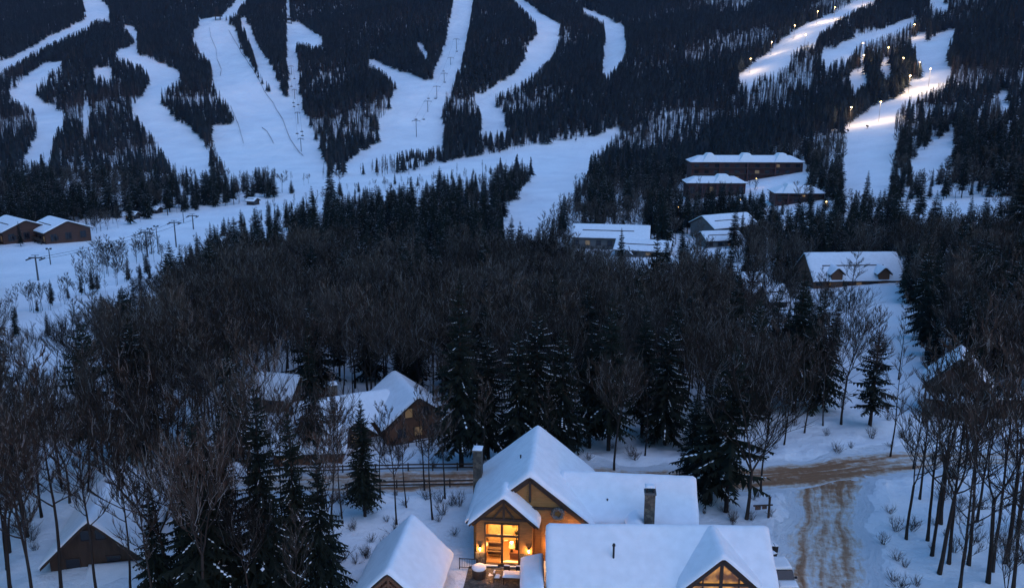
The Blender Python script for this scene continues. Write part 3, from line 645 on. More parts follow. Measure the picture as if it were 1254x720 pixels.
pl = MB(); rr = random.Random(3)
for k in range(40):
    a, e = rr.uniform(0, 6.28), rr.uniform(.2, 1.5); d = Vector((math.cos(a)*math.cos(e), math.sin(a)*math.cos(e), math.sin(e)))*rr.uniform(.4,.9); q = Vector((BC+.95,1.6,1.9)); s = d.cross(Vector((0,0,1))).normalized()*.08
    pl.tri(tuple(q), tuple(q+d*.6+s), tuple(q+d))
pl.tube([(BC+.95,1.6,.1),(BC+.95,1.6,1.9)], [.2,.06], 8); pl.build('house_plant', M['needle'], house)
lamp(house, (BC-.3, 1.4, 4.2), 2300, (1,.56,.20), .3, 'ceiling_lamp_light'); lamp(house, (BC+.55, .35, 1.9), 90, (1,.6,.25), .1, 'table_lamp_light')
ch = MB()
for k in range(6):
    a = 2*math.pi*k/6; ch.tube([(BC-.2+.45*math.cos(a),1.7+.45*math.sin(a),3.35),(BC-.2+.45*math.cos(a),1.7+.45*math.sin(a),3.55)], [.07,.07], 6, 1)
    ch.bar((BC-.2,1.7,3.3),(BC-.2+.45*math.cos(a),1.7+.45*math.sin(a),3.33),.04)
ch.bar((BC-.2,1.7,3.3),(BC-.2,1.7,4.7),.03); ch.build('chandelier', [M['metal'], M['warm']], house)
def sconce(x, y, z, watts, face=-1):
    s = MB(); s.box(x-.09, x+.09, y-.02, y-.004, z-.25, z+.25); s.box(x-.13, x+.13, y-.30, y-.02, z+.22, z+.27)
    o = s.build('wall_lantern', M['metal'], house); g = MB(); g.tube([(x,y-.17,z-.16),(x,y-.17,z-.05),(x,y-.17,z+.12),(x,y-.17,z+.2)], [.03,.085,.085,.05], 8); g.build('bulb', M['warm'], o)
    lamp(house, (x, y-.42, z-.02), watts, (1,.52,.18), .08, 'wall_lantern_light')
sconce(-4.55, fy, 1.95, 115); sconce(.02, fy, 1.95, 115)
sconce(2.0, .33, 1.9, 90); sconce(4.4, .33, 3.3, 190)
# east wing: ridge along x
ZE, SE = 7.51-.40, .78
em = mapper(4.6, 0, True)
w_ = MB(); w_.box(5.36, 15.3, 1.3, 7.9, -1, ZE-.28-SE*3.35); w_.prism([(15.05,1.3,ZE-.279-SE*3.35),(15.05,7.9,ZE-.279-SE*3.35),(15.05,4.6,ZE-.28)], (.24,0,0)); w_.build('wall', M['cedar'], house)
rf = gable_roof(house, em, 3.9, ZE, SE, 5.6, 15.6); gable_roof(rf, em, 2.55, ZE-.004, SE, 3.4, 5.6, name='valley_roof'); gable_snow(rf, em, 3.9, ZE, SE, 2.6, 15.6, .40, .3, 13, a_lo=-3.9)
# front wing, a little skewed from the rest
FX, FY = local(HO, HR, 3.17, 71.0)
fw = R(4.2)
def fpart(o): o.location = (FX, FY, 0); o.rotation_euler = (0,0,fw); return o
ZF, SF = 6.5-.38, .80
fm = mapper(0, 0, True)
w_ = MB(); w_.box(.5, 18.6, -4.3, 2.9, -1, ZF-.28-SF*4.3)
w_.prism([(18.35,-4.3,ZF-.279-SF*4.3),(18.35,2.9,ZF-.279-SF*4.3),(18.35,2.9,ZF-.28-SF*2.9),(18.35,0,ZF-.28)], (.24,0,0)); w_.prism([(.5,-4.3,ZF-.279-SF*4.3),(.5,2.9,ZF-.279-SF*4.3),(.5,2.9,ZF-.28-SF*2.9),(.5,0,ZF-.28)], (.24,0,0))
fpart(w_.build('wall', M['cedar'], house))
rf = fpart(gable_roof(house, fm, 4.8, ZF, SF, -.1, 19.3, a_hi=3.3)); gable_snow(rf, fm, 4.8, ZF, SF, -.1, 19.3, .40, .3, 17, a_hi=3.3)
# glazed gable rising through the front eave
DX, DHF, ZD, SD = 14.35, 3.55, 6.62-.36, .93
dm = mapper(DX, 0)
rf = fpart(gable_roof(house, dm, DHF, ZD, SD, -5.15, -.3, .2)); gable_snow(rf, dm, DHF, ZD, SD, -5.15, -.05, .36, .25, 23)
dz = lambda x: ZD-.3-SD*abs(x)
yy = -4.75
for q0, q1 in ((DX-3.0, DX-2.9), (DX+2.9, DX+3.0)): w_ = MB(); w_.box(q0, q1, yy+.05, -4.31, -1, dz(3.0)); fpart(w_.build('wall', M['cedar'], house))
g = MB()
for a, b in ((-2.75,-1.55),(-1.45,-.12),(.12,1.45),(1.55,2.75)):
    g.face([(DX+a,yy,3.72),(DX+b,yy,3.72),(DX+b,yy,max(3.73,dz(b)-.1)),(DX+a,yy,max(3.73,dz(a)-.1))]); g.face([(DX+a,yy,.3),(DX+b,yy,.3),(DX+b,yy,3.5),(DX+a,yy,3.5)])
LITG = bpy.data.materials.new('lit_gable_glass'); LITG.use_nodes = True; nt = LITG.node_tree; N, L = nt.nodes, nt.links; b = N['Principled BSDF']; b.inputs['Base Color'].default_value = (.1,.06,.03,1); b.inputs['Roughness'].default_value = .15
tc = N.new('ShaderNodeTexCoord'); nz = N.new('ShaderNodeTexNoise'); nz.inputs['Scale'].default_value = 1.3; nz.inputs['Detail'].default_value = 4; L.new(tc.outputs['Object'], nz.inputs[0])
rp = N.new('ShaderNodeValToRGB'); rp.color_ramp.elements[0].position = .40; rp.color_ramp.elements[1].position = .68; rp.color_ramp.elements[0].color = (.10,.030,.006,1); rp.color_ramp.elements[1].color = (1,.45,.10,1); L.new(nz.outputs[0], rp.inputs[0]); L.new(rp.outputs[0], b.inputs['Emission Color']); b.inputs['Emission Strength'].default_value = .13
fr_ = MB()
for x in (-2.85,-1.5,1.5,2.85): fr_.box(DX+x-.06, DX+x+.06, yy-.10, yy+.06, .2, dz(x)-.02)
fr_.box(DX-.14, DX+.14, yy-.12, yy+.05, .2, dz(0)-.1); fr_.box(DX-3.0, DX+3.0, yy-.14, yy+.04, 3.5, 3.72)
for sx in (-1, 1): fr_.bar((DX+sx*3.3,yy-.14,ZD-.42-SD*3.3), (DX,yy-.14,ZD-.42), .18, .34)
wn = fpart(fr_.build('window', M['frame'], house)); g.build('pane', LITG, wn)
# lean-to roof between bay and front wing, eave towards the court
u1, v1 = local(HO, HR, 2.1, 72.2); u0, v0 = local(HO, HR, 1.6, 66.0)
lw = MB(); zf_ = lambda a, b: 2.75+.22*a
lw.prism([(-1.05,0,2.75-.23),(.95,0,2.75+.20),(.95,5.6,2.75+.20),(-1.05,5.6,2.75-.23)], (0,0,-.18))
LR = lw.build('lean_to_roof', M['dkwood'], house, loc=(u0+.15, v0+.2, 0), rz=fw)
snow_on(LR, ident, zf_, -1.12, .93, -.08, 5.65, .34, .2, 31)
lw = MB(); lw.box(-.85, .9, .3, 5.3, -1, 2.3); lw.build('lean_to_wall', M['wood'], house, loc=(u0+.15, v0+.2, 0), rz=fw)
# chimneys, vents, small saddle
def chimney(x, y, z0, z1, w, d, cap='snow'):
    c = MB(); c.box(x-w/2, x+w/2, y-d/2, y+d/2, z0, z1); o = c.build('chimney', M['stone'], house)
    k = MB(); k.box(x-w/2-.08, x+w/2+.08, y-d/2-.08, y+d/2+.08, z1+.002, z1+.14); k.build('cap', M['grey'], o)
    if cap == 'snow': snow_on(o, ident, lambda a, b: a*0+z1+.14, x-w/2-.05, x+w/2+.05, y-d/2-.05, y+d/2+.05, .15, .2, 3, r=.2)
    else:
        f = MB(); 
        for sx in (-1, 1):
            f.box(x+sx*w*.32-.07, x+sx*w*.32+.07, y-.3, y+.3, z1+.142, z1+.55)
        f.box(x-w/2, x+w/2, y-.4, y+.4, z1+.55, z1+.62); f.build('flue_hood', M['metal'], o)
        snow_on(o, ident, lambda a, b: a*0+z1+.62, x-w/2, x+w/2, y-.4, y+.4, .16, .2, 5, r=.15)
chimney(11.0, -.24, 2.5, 7.9, .92, .95, 'hood'); chimney(-5.95, 8.2, -1, 7.7, .88, 1.1)
v = MB()
def vent(x, y, z, h=.55):
    v = MB(); v.tube([(x,y,z-.3),(x,y,z+h)], [.075,.075], 8, cap=True); v.build('vent_pipe', M['metal'], house)
vent(-1.3, 5.2, ZT+.25-SM*1.3); vent(7.2, 2.2, ZE+.3-SE*2.4, .35)
o = MB(); o.tube([(5.6,-2.45,4.6),(5.6,-2.45,5.75)], [.09,.09], 8, cap=True); o.tube([(5.6,-2.45,5.751),(5.6,-2.45,5.95)], [.15,.11], 8, cap=True); fpart(o.build('vent_pipe', M['metal'], house))
sd = MB(); sdm = mapper(9.9, 0); srf = gable_roof(house, sdm, .95, 5.05, .62, -.7, 1.6, .15, name='saddle_roof'); gable_snow(srf, sdm, .95, 5.05, .62, -.7, 1.6, .26, .2, 41)
# ------------------------------------------------------------------ garage
GX0, GY0, GX1, GY1 = -10.1, 64.4, -9.1, 73.9
GR = math.atan2(-(GX1-GX0), GY1-GY0); GL = math.hypot(GX1-GX0, GY1-GY0)
gar = empty('timber_garage', (GX0, GY0, 0), GR, 'smaller steep roofed timber outbuilding with open truss gable beside the lit house', 'outbuilding')
ZG, SG = 5.62, 1.02
w_ = MB(); gable_wall(w_, ident, 3.1, ZG-.3, SG, .9, GL-.4, -1); w_.build('wall', M['cedar'], gar)
rf = gable_roof(gar, ident, 3.65, ZG, SG, 0, GL, .2); gable_snow(rf, ident, 3.65, ZG, SG, 0, GL, .36, .28, 51)
t = MB()
for sx in (-1, 1): t.bar((sx*3.45,.1,ZG-.36-SG*3.45), (0,.1,ZG-.36), .16, .28); t.bar((sx*1.2,.12,ZG-2.2), (0,.12,ZG-1.0), .12, .16); t.bar((sx*1.55,.12,ZG-2.4),(sx*1.55,.12,ZG-2.0),.12)
t.bar((0,.13,ZG-2.3), (0,.13,ZG-.5), .2); t.bar((-2.2,.13,ZG-2.35), (2.2,.13,ZG-2.35), .16, .22); t.build('truss', M['cedar'], gar)
tb = MB(); 
for x in np.arange(-2.8, 2.9, .4): tb.box(x-.03, x+.03, .86, .898, 0, ZG-.4-SG*abs(x))
tb.build('batten', M['dkwood'], gar)
lamp(gar, (3.9, 3.2, 1.5), 150, (1,.50,.20), .12, 'added_eave_glow')  # added lamp, stands in for the main house's warm glow on this eave
el = MB(); el.box(3.1, 3.3, 3.1, 3.3, 1.1, 1.4); eo = el.build('wall_lantern', M['metal'], gar); el = MB(); el.tube([(3.4,3.2,1.1),(3.4,3.2,1.35)], [.07,.07], 8, cap=True); el.build('bulb', M['warm'], eo)  # made-up lantern and bulb to carry the added eave lamp
lamp(gar, (0, .55, 2.4), 7, (1,.5,.2), .2, 'gable_lamp_light')
# ------------------------------------------------------------------ other buildings
def W_(o, rz, x, y): c, s = math.cos(rz), math.sin(rz); return o[0]+c*x-s*y, o[1]+s*x+c*y
def foot(o, rz, x0, x1, y0, y1, r=4.0):
    for x in np.arange(x0, x1+.1, 4.0):
        for y in np.arange(y0, y1+.1, 4.0): FOOT.append((*W_(o, rz, x, y), r))
def gblock(root, m, half, zr, s, b0, b1, ca=0, cb=0, swap=False, T=.34, over=.6, z0=-2.5, seed=0, step=.45, th=.24, ends=.5):
    mp = mapper(ca, cb, swap)
    w = MB(); gable_wall(w, mp, half-over, zr-th-.06, s, b0+ends, b1-ends, z0); w.build('wall', m, root)
    rf = gable_roof(root, mp, half, zr, s, b0, b1, th); gable_snow(rf, mp, half, zr, s, b0, b1, T, step, seed); return rf
# chalet behind the road
cx, cy, cz = -13.2, 108.5, gz(-13.2, 108.5); CR = R(24)
chal = empty('brown_chalet', (cx, cy, cz), CR, 'brown wooden chalet with snowy cross gables among the trunks behind the road', 'house')
gblock(chal, M['cedar'], 4.8, 6.0, .78, -3.5, 7.5, seed=61); gblock(chal, M['cedar'], 3.6, 5.0, .72, -14.5, -2.0, ca=3.2, swap=True, seed=63); gblock(chal, M['brown'], 2.5, 3.9, .8, -3.2, 1.0, ca=-8.0, seed=65)
for x, z, l in ((-1.2,3.9,1),(1.2,3.9,0),(-2.2,1.3,0),(0,1.3,1),(2.2,1.3,0)): window(chal, x, z, 1.0, 1.2, -3.005, lit=l)
window(chal, -11.6, 1.5, 1.2, 1.3, .195, lit=0); window(chal, -8, 1.5, 1.1, 1.2, -2.705, lit=1)
k = MB(); k.box(-9.5,-8.5,4.2,5.2,3.5,6.4); ko = k.build('chimney', M['stone'], chal); snow_on(ko, ident, lambda a,b: a*0+6.4, -9.55,-8.45,4.15,5.25,.3,.25,2,r=.2)
k = MB(); k.box(-4.2,4.2,-5.6,-3.05,-1.5,.1); 
for x in np.arange(-4.1,4.2,1.0): k.box(x-.05,x+.05,-5.58,-5.48,.101,1.0)
k.box(-4.2,4.2,-5.6,-5.46,1.001,1.1); k.build('deck', M['dkwood'], chal); foot((cx,cy), CR, -14, 4, -3, 7)
def cabin(name, label, px, py, rz, m, half, zr, s, L, windows=(), seed=0, zoff=0, swap=True, depth=None, grp=None, extra=None):
    x, y, z = hit(px, py); z += zoff
    o = empty(name, (x, y, z), R(rz), label, 'house', grp)
    gblock(o, m, half, zr, s, -L/2, L/2, swap=swap, seed=seed)
    yw = -(half-.6)-.005 if swap else -L/2+.495
    for wx, wz, ww, wh, lit in windows: window(o, wx, wz, ww, wh, yw, lit=lit)
    foot((x, y), R(rz), *((-L/2, L/2, -half, half) if swap else (-half, half, -L/2, L/2)))
    return o
cabin('brown_cabin', 'low brown cabin with snowy roof half hidden by trunks, nearest the road', 382, 560, 4, M['cedar'], 3.4, 4.0, .62, 9, ((-2.5,1.5,1.2,1.1,1),(1.5,1.5,1.2,1.1,0)), 71)
cabin('hidden_cottage', 'cottage roof glimpsed through dark conifers behind the brown cabin', 344, 498, -12, M['brown'], 3.4, 4.8, .75, 6.5, ((0,2,1.1,1.2,0),), 73)
cabin('woodland_house', 'long snowy roof of a house almost lost in bare trees above the dark gabled cabin', 112, 528, 2, M['brown'], 4.5, 4.6, .55, 13, ((-3,1.6,1.2,1.2,0),(2,1.6,1.2,1.2,1)), 75)
# dark cabin in the lower left
gx, gy = -38.9, 73.8; gzv = gz(gx, gy); dk = empty('gabled_cabin', (gx, gy, gzv), R(10), 'dark gabled cabin with a steep white roof and a snowy porch roof, in bare woods', 'house')
gblock(dk, M['dkwood'], 4.6, 5.1-gzv, .95, 0, 13.2, seed=77, ends=.9)
pr = MB(); pr.prism([(-.6,-2.6,-.75),(4.3,-2.6,-.75),(4.3,.85,.25),(-.6,.85,.25)], (0,0,-.15)); po = pr.build('porch_roof', M['dkwood'], dk)
snow_on(po, ident, lambda a, b: -.75+(b+2.6)*.29, -.7, 4.4, -2.7, .86, .3, .3, 79)
for x in (-.4,2.0,4.0): pr = MB(); pr.box(x-.09,x+.09,-2.4,-2.22,-2.5,-.75); pr.build('post', M['dkwood'], dk)
window(dk, -.6, 3.3, .9, 1.0, .895); window(dk, .7, 3.3, .9, 1.0, .895); window(dk, -2, .4, 1.2, 1.2, .895); window(dk, 1.6, .4, 1.2, 1.2, .895)
foot((gx, gy), R(10), -4, 4, 0, 13, 4)
# open dark timber pavilion on the snowy bank
px_, py_ = 60.2, 113.0; zz = gz(px_, py_)
pv = empty('timber_pavilion', (px_, py_, zz), R(-26), 'dark steep gabled timber lodge with an open post band, behind the slender trees', 'lodge')
zr = 7.7-zz; gblk = mapper()
rf = gable_roof(pv, gblk, 4.4, zr, 1.02, -.4, 7.5, .25, M['dkwood']); gable_snow(rf, gblk, 4.4, zr, 1.02, .8, 7.5, .22, .4, 81)
w1 = MB(); ze = zr-.3-1.02*4.0
w1.prism([(-4.0,0,ze),(4.0,0,ze),(0,0,zr-.35)], (0,.2,0)); w1.build('gable_board', M['dkwood'], pv)
w1 = MB(); w1.box(-4.0,4.0,0,.2,-2.5,ze-1.7); w1.box(-4.0,-3.8,.202,7,-2.5,ze-1.7); w1.box(3.8,4.0,.202,7,-2.5,ze-1.7); w1.build('parapet', M['dkwood'], pv)
for x in (-3.9,-2.6,-1.3,0,1.3,2.6,3.9): w1 = MB(); w1.box(x-.1,x+.1,.02,.18,ze-1.7,ze); w1.build('post', M['dkwood'], pv)
w1 = MB(); w1.box(-3.9,3.9,6.9,7.0,ze-2.9,ze-2.0); w1.build('rail', M['dkwood'], pv)
foot((px_, py_), R(-26), -4, 4, 0, 7, 4.5)
x, y = px_+9.2, py_+1.0; z = gz(x, y); cw = empty('boarded_walkway', (x, y, z), R(-3), 'dark boarded walkway with a snow capped top running from the timber lodge', 'walkway')
k = MB(); k.box(-5,5,-.15,.15,-.5,3.0)
for bx_ in np.arange(-4.6,5,.9): k.box(bx_-.06,bx_+.06,-.22,-.155,-.5,3.0)
ko = k.build('boarding', M['dkwood'], cw); snow_on(ko, ident, lambda a,b: a*0+3.0, -5.02,5.02,-.3,.3,.2,.25,5,r=.2); foot((x,y),R(-3),-5,5,0,0,2)
# hotel block and its annexes: hipped snow roofs over red brown walls
def frustum(mb, x0, x1, y0, y1, z0, z1, i, mi=0):
    A = [(x0,y0,z0),(x1,y0,z0),(x1,y1,z0),(x0,y1,z0)]; B = [(x0+i,y0+i,z1),(x1-i,y0+i,z1),(x1-i,y1-i,z1),(x0+i,y1-i,z1)]
    for k in range(4): j = (k+1) % 4; mb.quad(A[k], A[j], B[j], B[k], mi)
    mb.quad(*B, mi); mb.quad(*A[::-1], mi)
def hotel(name, label, px0, px1, py_base, py_eave, bumps, m, floors, bays, depth=14, rz=0, lits=(), grp=None):
    xa, ya, za = hit((px0+px1)/2, py_base); sc = math.hypot(ya, 45-za)/F; Wd = (px1-px0)*sc; H = top_height(0, py_eave, ya, za)
    o = empty(name, (xa, ya, za), R(rz), label, 'building', grp)
    b = MB(); b.box(-Wd/2, Wd/2, 0, depth, -3, H); b.build('wall', m, o)
    r = MB(); r.box(-Wd/2-1, Wd/2+1, -1.2, depth+1, H+.002, H+.35); ro = r.build('roof', M['dkwood'], o)
    s = MB(); frustum(s, -Wd/2-1.0, Wd/2+1.0, -1.2, depth+1.0, H+.352, H+.352+depth*.20, depth*.40)
    s.build('snow', M['snow'], ro, bevel=.2)
    for bc, bw in bumps:
        s = MB(); c = (bc-.5)*Wd; q = bw*Wd/2; frustum(s, c-q, c+q, -1.6, depth*.8, H+.40, H+.45+depth*.30, depth*.24); s.build('snow', M['snow'], ro, bevel=.25)
    fh = H/floors; k = 0
    for f_ in range(floors):
        for j in range(bays):
            x = -Wd/2+Wd*(j+.5)/bays
            window(o, x, fh*(f_+.5), Wd/bays*.42, fh*.5, -.005, lit=lits[k % len(lits)] if lits else 0, fr=.14); k += 1
        if f_:
            bl = MB(); bl.box(-Wd/2+.5, Wd/2-.5, -1.3, -.01, fh*f_-.12, fh*f_+.06); bl.box(-Wd/2+.5, Wd/2-.5, -1.3, -1.2, fh*f_+.5, fh*f_+1.0); bl.build('balcony', M['dkwood'], o)
    for j in range(1, 4): dv = MB(); dv.box(-Wd/2+Wd*j/4-.35, -Wd/2+Wd*j/4+.35, -1.4, -.01, -2, H-.01); dv.build('pier', m, o)
    foot((xa, ya), R(rz), -Wd/2, Wd/2, 0, depth, 5); return o
hotel('hotel', 'long red brown hotel with three raised snowy hips along its roof', 847, 981, 222, 199.5, ((.17,.16),(.50,.17),(.82,.17)), M['red'], 3, 11, 15, -1, (0,0,0,0,1,0,0,0,0,0,0,0,0))
hotel('hotel_annex', 'low red brown annex with a snowy hipped roof in front of the hotel', 842, 912, 241, 225, ((.62,.36),), M['red'], 1, 6, 13, -1, (0,0,1,0))
hotel('roadside_lodge', 'red brown lodge block with a flat snowy roof just below the hotel', 950, 1008, 249, 237.5, ((.32,.4),), M['red'], 2, 6, 13, -3, (0,0,0,0,2))
M['lodge'] = mat('dark_red_brown_siding', (.055,.022,.014), .85, col2=(.085,.035,.022), scale=1, stretch=(.4,.4,5))
def gables(name, label, px, py, rz, m, L, half, zr, s, grp=None, lits=(0,0,1,0), T=.35, n=5, dorm=0, hw=None, stilts=False):
    x, y, z = hit(px, py); o = empty(name, (x, y, z), R(rz), label, 'building', grp)
    rf = gblock(o, m, half, zr, s, -L/2, L/2, swap=True, T=T, over=.7, seed=px, step=.8, th=.35, z0=-4)
    H = zr-s*half
    for j in range(n): window(o, -L/2+L*(j+.5)/n, H*.5, L/n*.4, H*.42, -(half-.7)-.005, lit=lits[j % len(lits)], fr=.12)
    window(o, 0, H*.55, 1.6, 1.8, L/2-.495, axis='y', out=1, fr=.12); window(o, -half*.5, H*.5, 1.5, 1.5, L/2-.495, axis='y', out=1, fr=.12)
    if stilts:
        yb = -(half-.7); bl = MB(); bl.box(-L/2+.6, L/2-.6, yb-1.8, yb-.01, 1.9, 2.1); bl.box(-L/2+.6, L/2-.6, yb-1.8, yb-1.7, 2.6, 3.0); bl.box(-L/2+.6, L/2-.6, yb-1.75, yb-1.7, 2.101, 2.35); bl.build('balcony', M['dkwood'], o)
        for c in np.linspace(-L/2+.8, L/2-.8, 6): bl = MB(); bl.box(c-.15, c+.15, yb-1.78, yb-1.5, -4, 1.9); bl.build('stilt', M['dkwood'], o)
        for c in (-.6, .0, .6): window(o, c*half, H*.55, 2.2, 2.6, L/2-.495, axis='y', out=1, fr=.14, nx=2)
    # a long snow guard and a roof seam
    g = MB(); g.box(-L*.36, L*.30, -half*.52-.1, -half*.52+.1, zr-s*half*.52, zr-s*half*.52+.62); g.build('snow_guard', M['dkwood'], rf)
    for d in range(dorm): c = -L/4+d*L/2; gblock(o, m, 2.0, zr-2.4, .95, -half-.5, -1.5, ca=c, seed=d+90, step=.6, T=.3)
    foot((x, y), R(rz), -L/2, L/2, -half, half, 4); return o
gables('slope_lodge', 'balconied brown ski lodge with a low snowy gable, nearer the run than its twin', 74, 294, -42, M['lodge'], 18, 9.3, 8.6, .40, None, (1,0,0,0), n=5, stilts=True)
gables('slope_lodge', 'brown ski lodge with a stepped snowy roof at the picture edge, beside its twin', 22, 294, -40, M['lodge'], 19, 9.3, 8.8, .40, None, (1,0,1,0), n=5, stilts=True)
gables('long_shed', 'long grey building with one broad snowy roof slope and dark snow guard', 748, 300, -9, M['grey'], 29, 8.5, 7.6, .42, None, (0,1,0,0), n=7)
gables('low_gabled_house', 'low grey house with a folded snowy roof in front of the long grey building', 788, 311, -16, M['grey'], 20, 6.5, 5.0, .42, None, (0,0,1), n=4, dorm=1)
gables('gabled_hall', 'grey hall with a pale gable end and broad snowy roof, behind a spruce top', 886, 288, 24, M['grey'], 22, 8.5, 8.4, .46, None, (0,1,0), n=5)
gables('gabled_annex', 'smaller snowy roofed annex in front of the grey hall', 880, 300, 12, M['grey'], 15, 6, 5.2, .42, None, (0,0,1), n=4)
gables('dormered_house', 'house with two dark dormers cut in its wide snowy roof, in brown woods', 1038, 344, 3, M['cedar'], 25, 7.6, 7.8, .80, None, (0,2,0,1,0), n=7, dorm=2)
gables('small_chalet', 'small chalet with a square snowy roof behind the tallest spruces', 924, 368, -6, M['brown'], 7.5, 5.5, 7.2, .8, None, (0,1), n=2)
gables('small_chalet', 'tiny lower chalet roof tucked beside the square roofed chalet', 946, 374, 8, M['brown'], 5.5, 4.0, 5.0, .8, None, (0,), n=2)
gables('warming_hut', 'low warming hut with a warm light under its eave among valley spruces', 466, 318, -15, M['cedar'], 9, 4.2, 4.2, .45, None, (2,0), n=3)
gables('lift_hut', 'lift hut beside the bend of the long run', 310, 251, -20, M['dkwood'], 5.5, 3, 3.6, .5, 'huts along the long run', (0,), n=2)
gables('lift_hut', 'small dark hut half way along the upper edge of the long run', 190, 261, -15, M['dkwood'], 6.5, 3, 3.2, .5, 'huts along the long run', (0,), n=2)
gables('lift_hut', 'little hut with lit window at the wood edge near the twin ski lodges', 163, 268, -10, M['dkwood'], 5.5, 3, 3.2, .5, 'huts along the long run', (2,), n=2)
# ------------------------------------------------------------------ chair lifts
def lift_tower(px, pb, pt, label, grp, arm=3.2):
    x, y, z = hit(px, pb); H = max(6.0, top_height(0, pt, y, z)); t = empty('lift_tower', (x, y, z), 0, label, 'lift tower', grp)
    m = MB(); m.tube([(0,0,-1),(0,0,H)], [.30,.22], 8); m.build('mast', M['galv'], t)
    m = MB(); m.box(-arm, arm, -.18, .18, H-.35, H); m.box(-arm*.55, arm*.55, -.1, .1, H+.5, H+.65); m.box(-.1,.1,-.1,.1,H,H+.5); m.build('crossarm', M['galv'], t)
    for sx in (-1, 1): m = MB(); m.box(sx*arm-.15, sx*arm+.15, -1.6, 1.6, H-.75, H-.4); m.build('sheave_train', M['metal'], t)
    return Vector((x, y, z+H-.55)), arm
def cable(tops, label, cat='lift cable', r=.05):
    for sx in (-1, 1):
        m = MB(); pts = []
        for (a, ar), (b, _) in zip(tops[:-1], tops[1:]):
            for k in range(6): u = k/6; q = a.lerp(b, u); pts.append((q.x+sx*ar, q.y, q.z-4*u*(1-u)*(b-a).length*.015))
        q = tops[-1][0]; pts.append((q.x+sx*tops[-1][1], q.y, q.z)); m.tube(pts, [r]*len(pts), 4)
        tag(m.build('lift_cable', M['metal']), label % ('left' if sx < 0 else 'right'), cat)
def chairs(tops, n, grp, label):
    for k in range(n):
        i = k % (len(tops)-1); a, ar = tops[i]; b, _ = tops[i+1]; u = .3+.4*((k*7) % 5)/5; q = a.lerp(b, u); sx = -1 if k % 2 else 1
        m = MB(); m.bar((0,0,0),(0,0,-2.2),.1); m.box(-1.1,1.1,-.5,.1,-2.7,-2.5); m.box(-1.1,1.1,.1,.2,-2.7,-1.9); o = m.build('lift_chair', M['metal'])
        o.location = (q.x+sx*ar, q.y, q.z-.3-4*u*(1-u)*(b-a).length*.015); tag(o, label, 'lift chair', grp)
mid = 'lift towers on the middle run'
ord_ = ['lowest', 'second lowest', 'third lowest', 'third from the top', 'second from the top', 'topmost']
T6 = [lift_tower(px, pb, pt, '%s chairlift tower on the middle run' % ord_[i], mid) for i, (px, pb, pt) in enumerate([(510,168,148),(524,138,124),(535,121,106),(544,100,90),(552,80,71),(559,61,48)])]
cable(T6, 'thin %s lift cable strung up the middle run'); chairs(T6, 7, 'chairs on the middle run', 'empty chair hanging from the cable over the middle run')
ord4 = ['lowest', 'second lowest', 'second from the top', 'topmost']
T5 = [lift_tower(px, pb, pt, '%s tower of the narrow lift line beside the widest run' % ord4[i], 'lift towers beside the widest run', 2.0) for i, (px, pb, pt) in enumerate([(369,186,170),(365,152,138),(361,122,110),(357,92,81)])]
cable(T5, 'thin %s lift cable over the narrow cut beside the widest run'); chairs(T5, 8, 'chairs beside the widest run', 'empty chair over the narrow cut beside the widest run')
L2 = [lift_tower(px, pb, pt, l, 'lift towers along the long run', 2.0) for px, pb, pt, l in [(47,344,315,'lone lift tower below the twin ski lodges on the long run'),(181,315,284,'tall lift tower by the shrubs on the long run, first of a cluster'),(216,303,272,'lift tower nearest the valley spruces on the long run'),(237,281,266,'small lift tower at the narrowing of the long run')]]
cable(L2, 'thin %s lift cable along the long run')
for px, pb, pt, l in [(186,311,281,'slim lamp mast close behind the clustered lift tower'),(194,309,278,'slim pale lamp mast, farther of two beside the clustered lift tower'),(62,324,313,'short lamp mast uphill of the lone lift tower'),(225,273,262,'short lamp mast under the wood edge of the long run')]:
    x, y, z = hit(px, pb); H = max(5, top_height(0, pt, y, z)); t = empty('lamp_mast', (x, y, z), 0, l, 'lamp mast', 'masts on the long run')
    m = MB(); m.tube([(0,0,-.5),(0,0,H)], [.2,.13], 6); m.build('pole', M['galv'], t); m = MB(); m.box(-.9,.9,-.15,.15,H,H+.18); m.box(-.9,-.4,-.3,.3,H+.18,H+.5); m.box(.4,.9,-.3,.3,H+.18,H+.5); m.build('lamp_head', M['metal'], t)
for px, py, l in [(267,25,'lift top station at the head of the widest run'),(354,29,'lift top station above the narrow cut')]:
    x, y, z = hit(px, py); t = empty('lift_station', (x, y, z), 0, l, 'lift station', 'lift top stations')
    m = MB(); m.box(-5,5,-4,4,4,6.5); m.build('machine_house', M['metal'], t)
    for sx in (-1, 1): m = MB(); m.box(sx*3-.5,sx*3+.5,-.6,.6,-2,4); m.build('pillar', M['galv'], t)
    m = MB(); m.bar((0,0,6.5),(0,0,11),.4); m.build('mast', M['metal'], t)
# snow making guns on the far runs
for i, (px, py) in enumerate([(705,174),(612,188),(250,96),(1038,163),(1062,158)]):
    x, y, z = hit(px, py); t = empty('snow_gun', (x, y, z), .6*i, ['dark snow gun on the run beyond the valley wood','reddish snow gun at the upper edge of the long run','tiny snow gun near the top of the widest run','dark snow gun on the lit run, farther down','small snow gun on the lit run near the trees'][i], 'snow gun', 'snow guns')
    m = MB()
    for a in (0, 2.1, 4.2): m.bar((0,0,1.2),(.9*math.cos(a),.9*math.sin(a),-.1),.12)
    m.build('tripod', M['metal'], t); m = MB(); m.tube([(-.7,0,1.5),(.9,0,2.1)], [.55,.5], 10, cap=True); m.build('barrel', M['red'] if i == 1 else M['metal'], t)
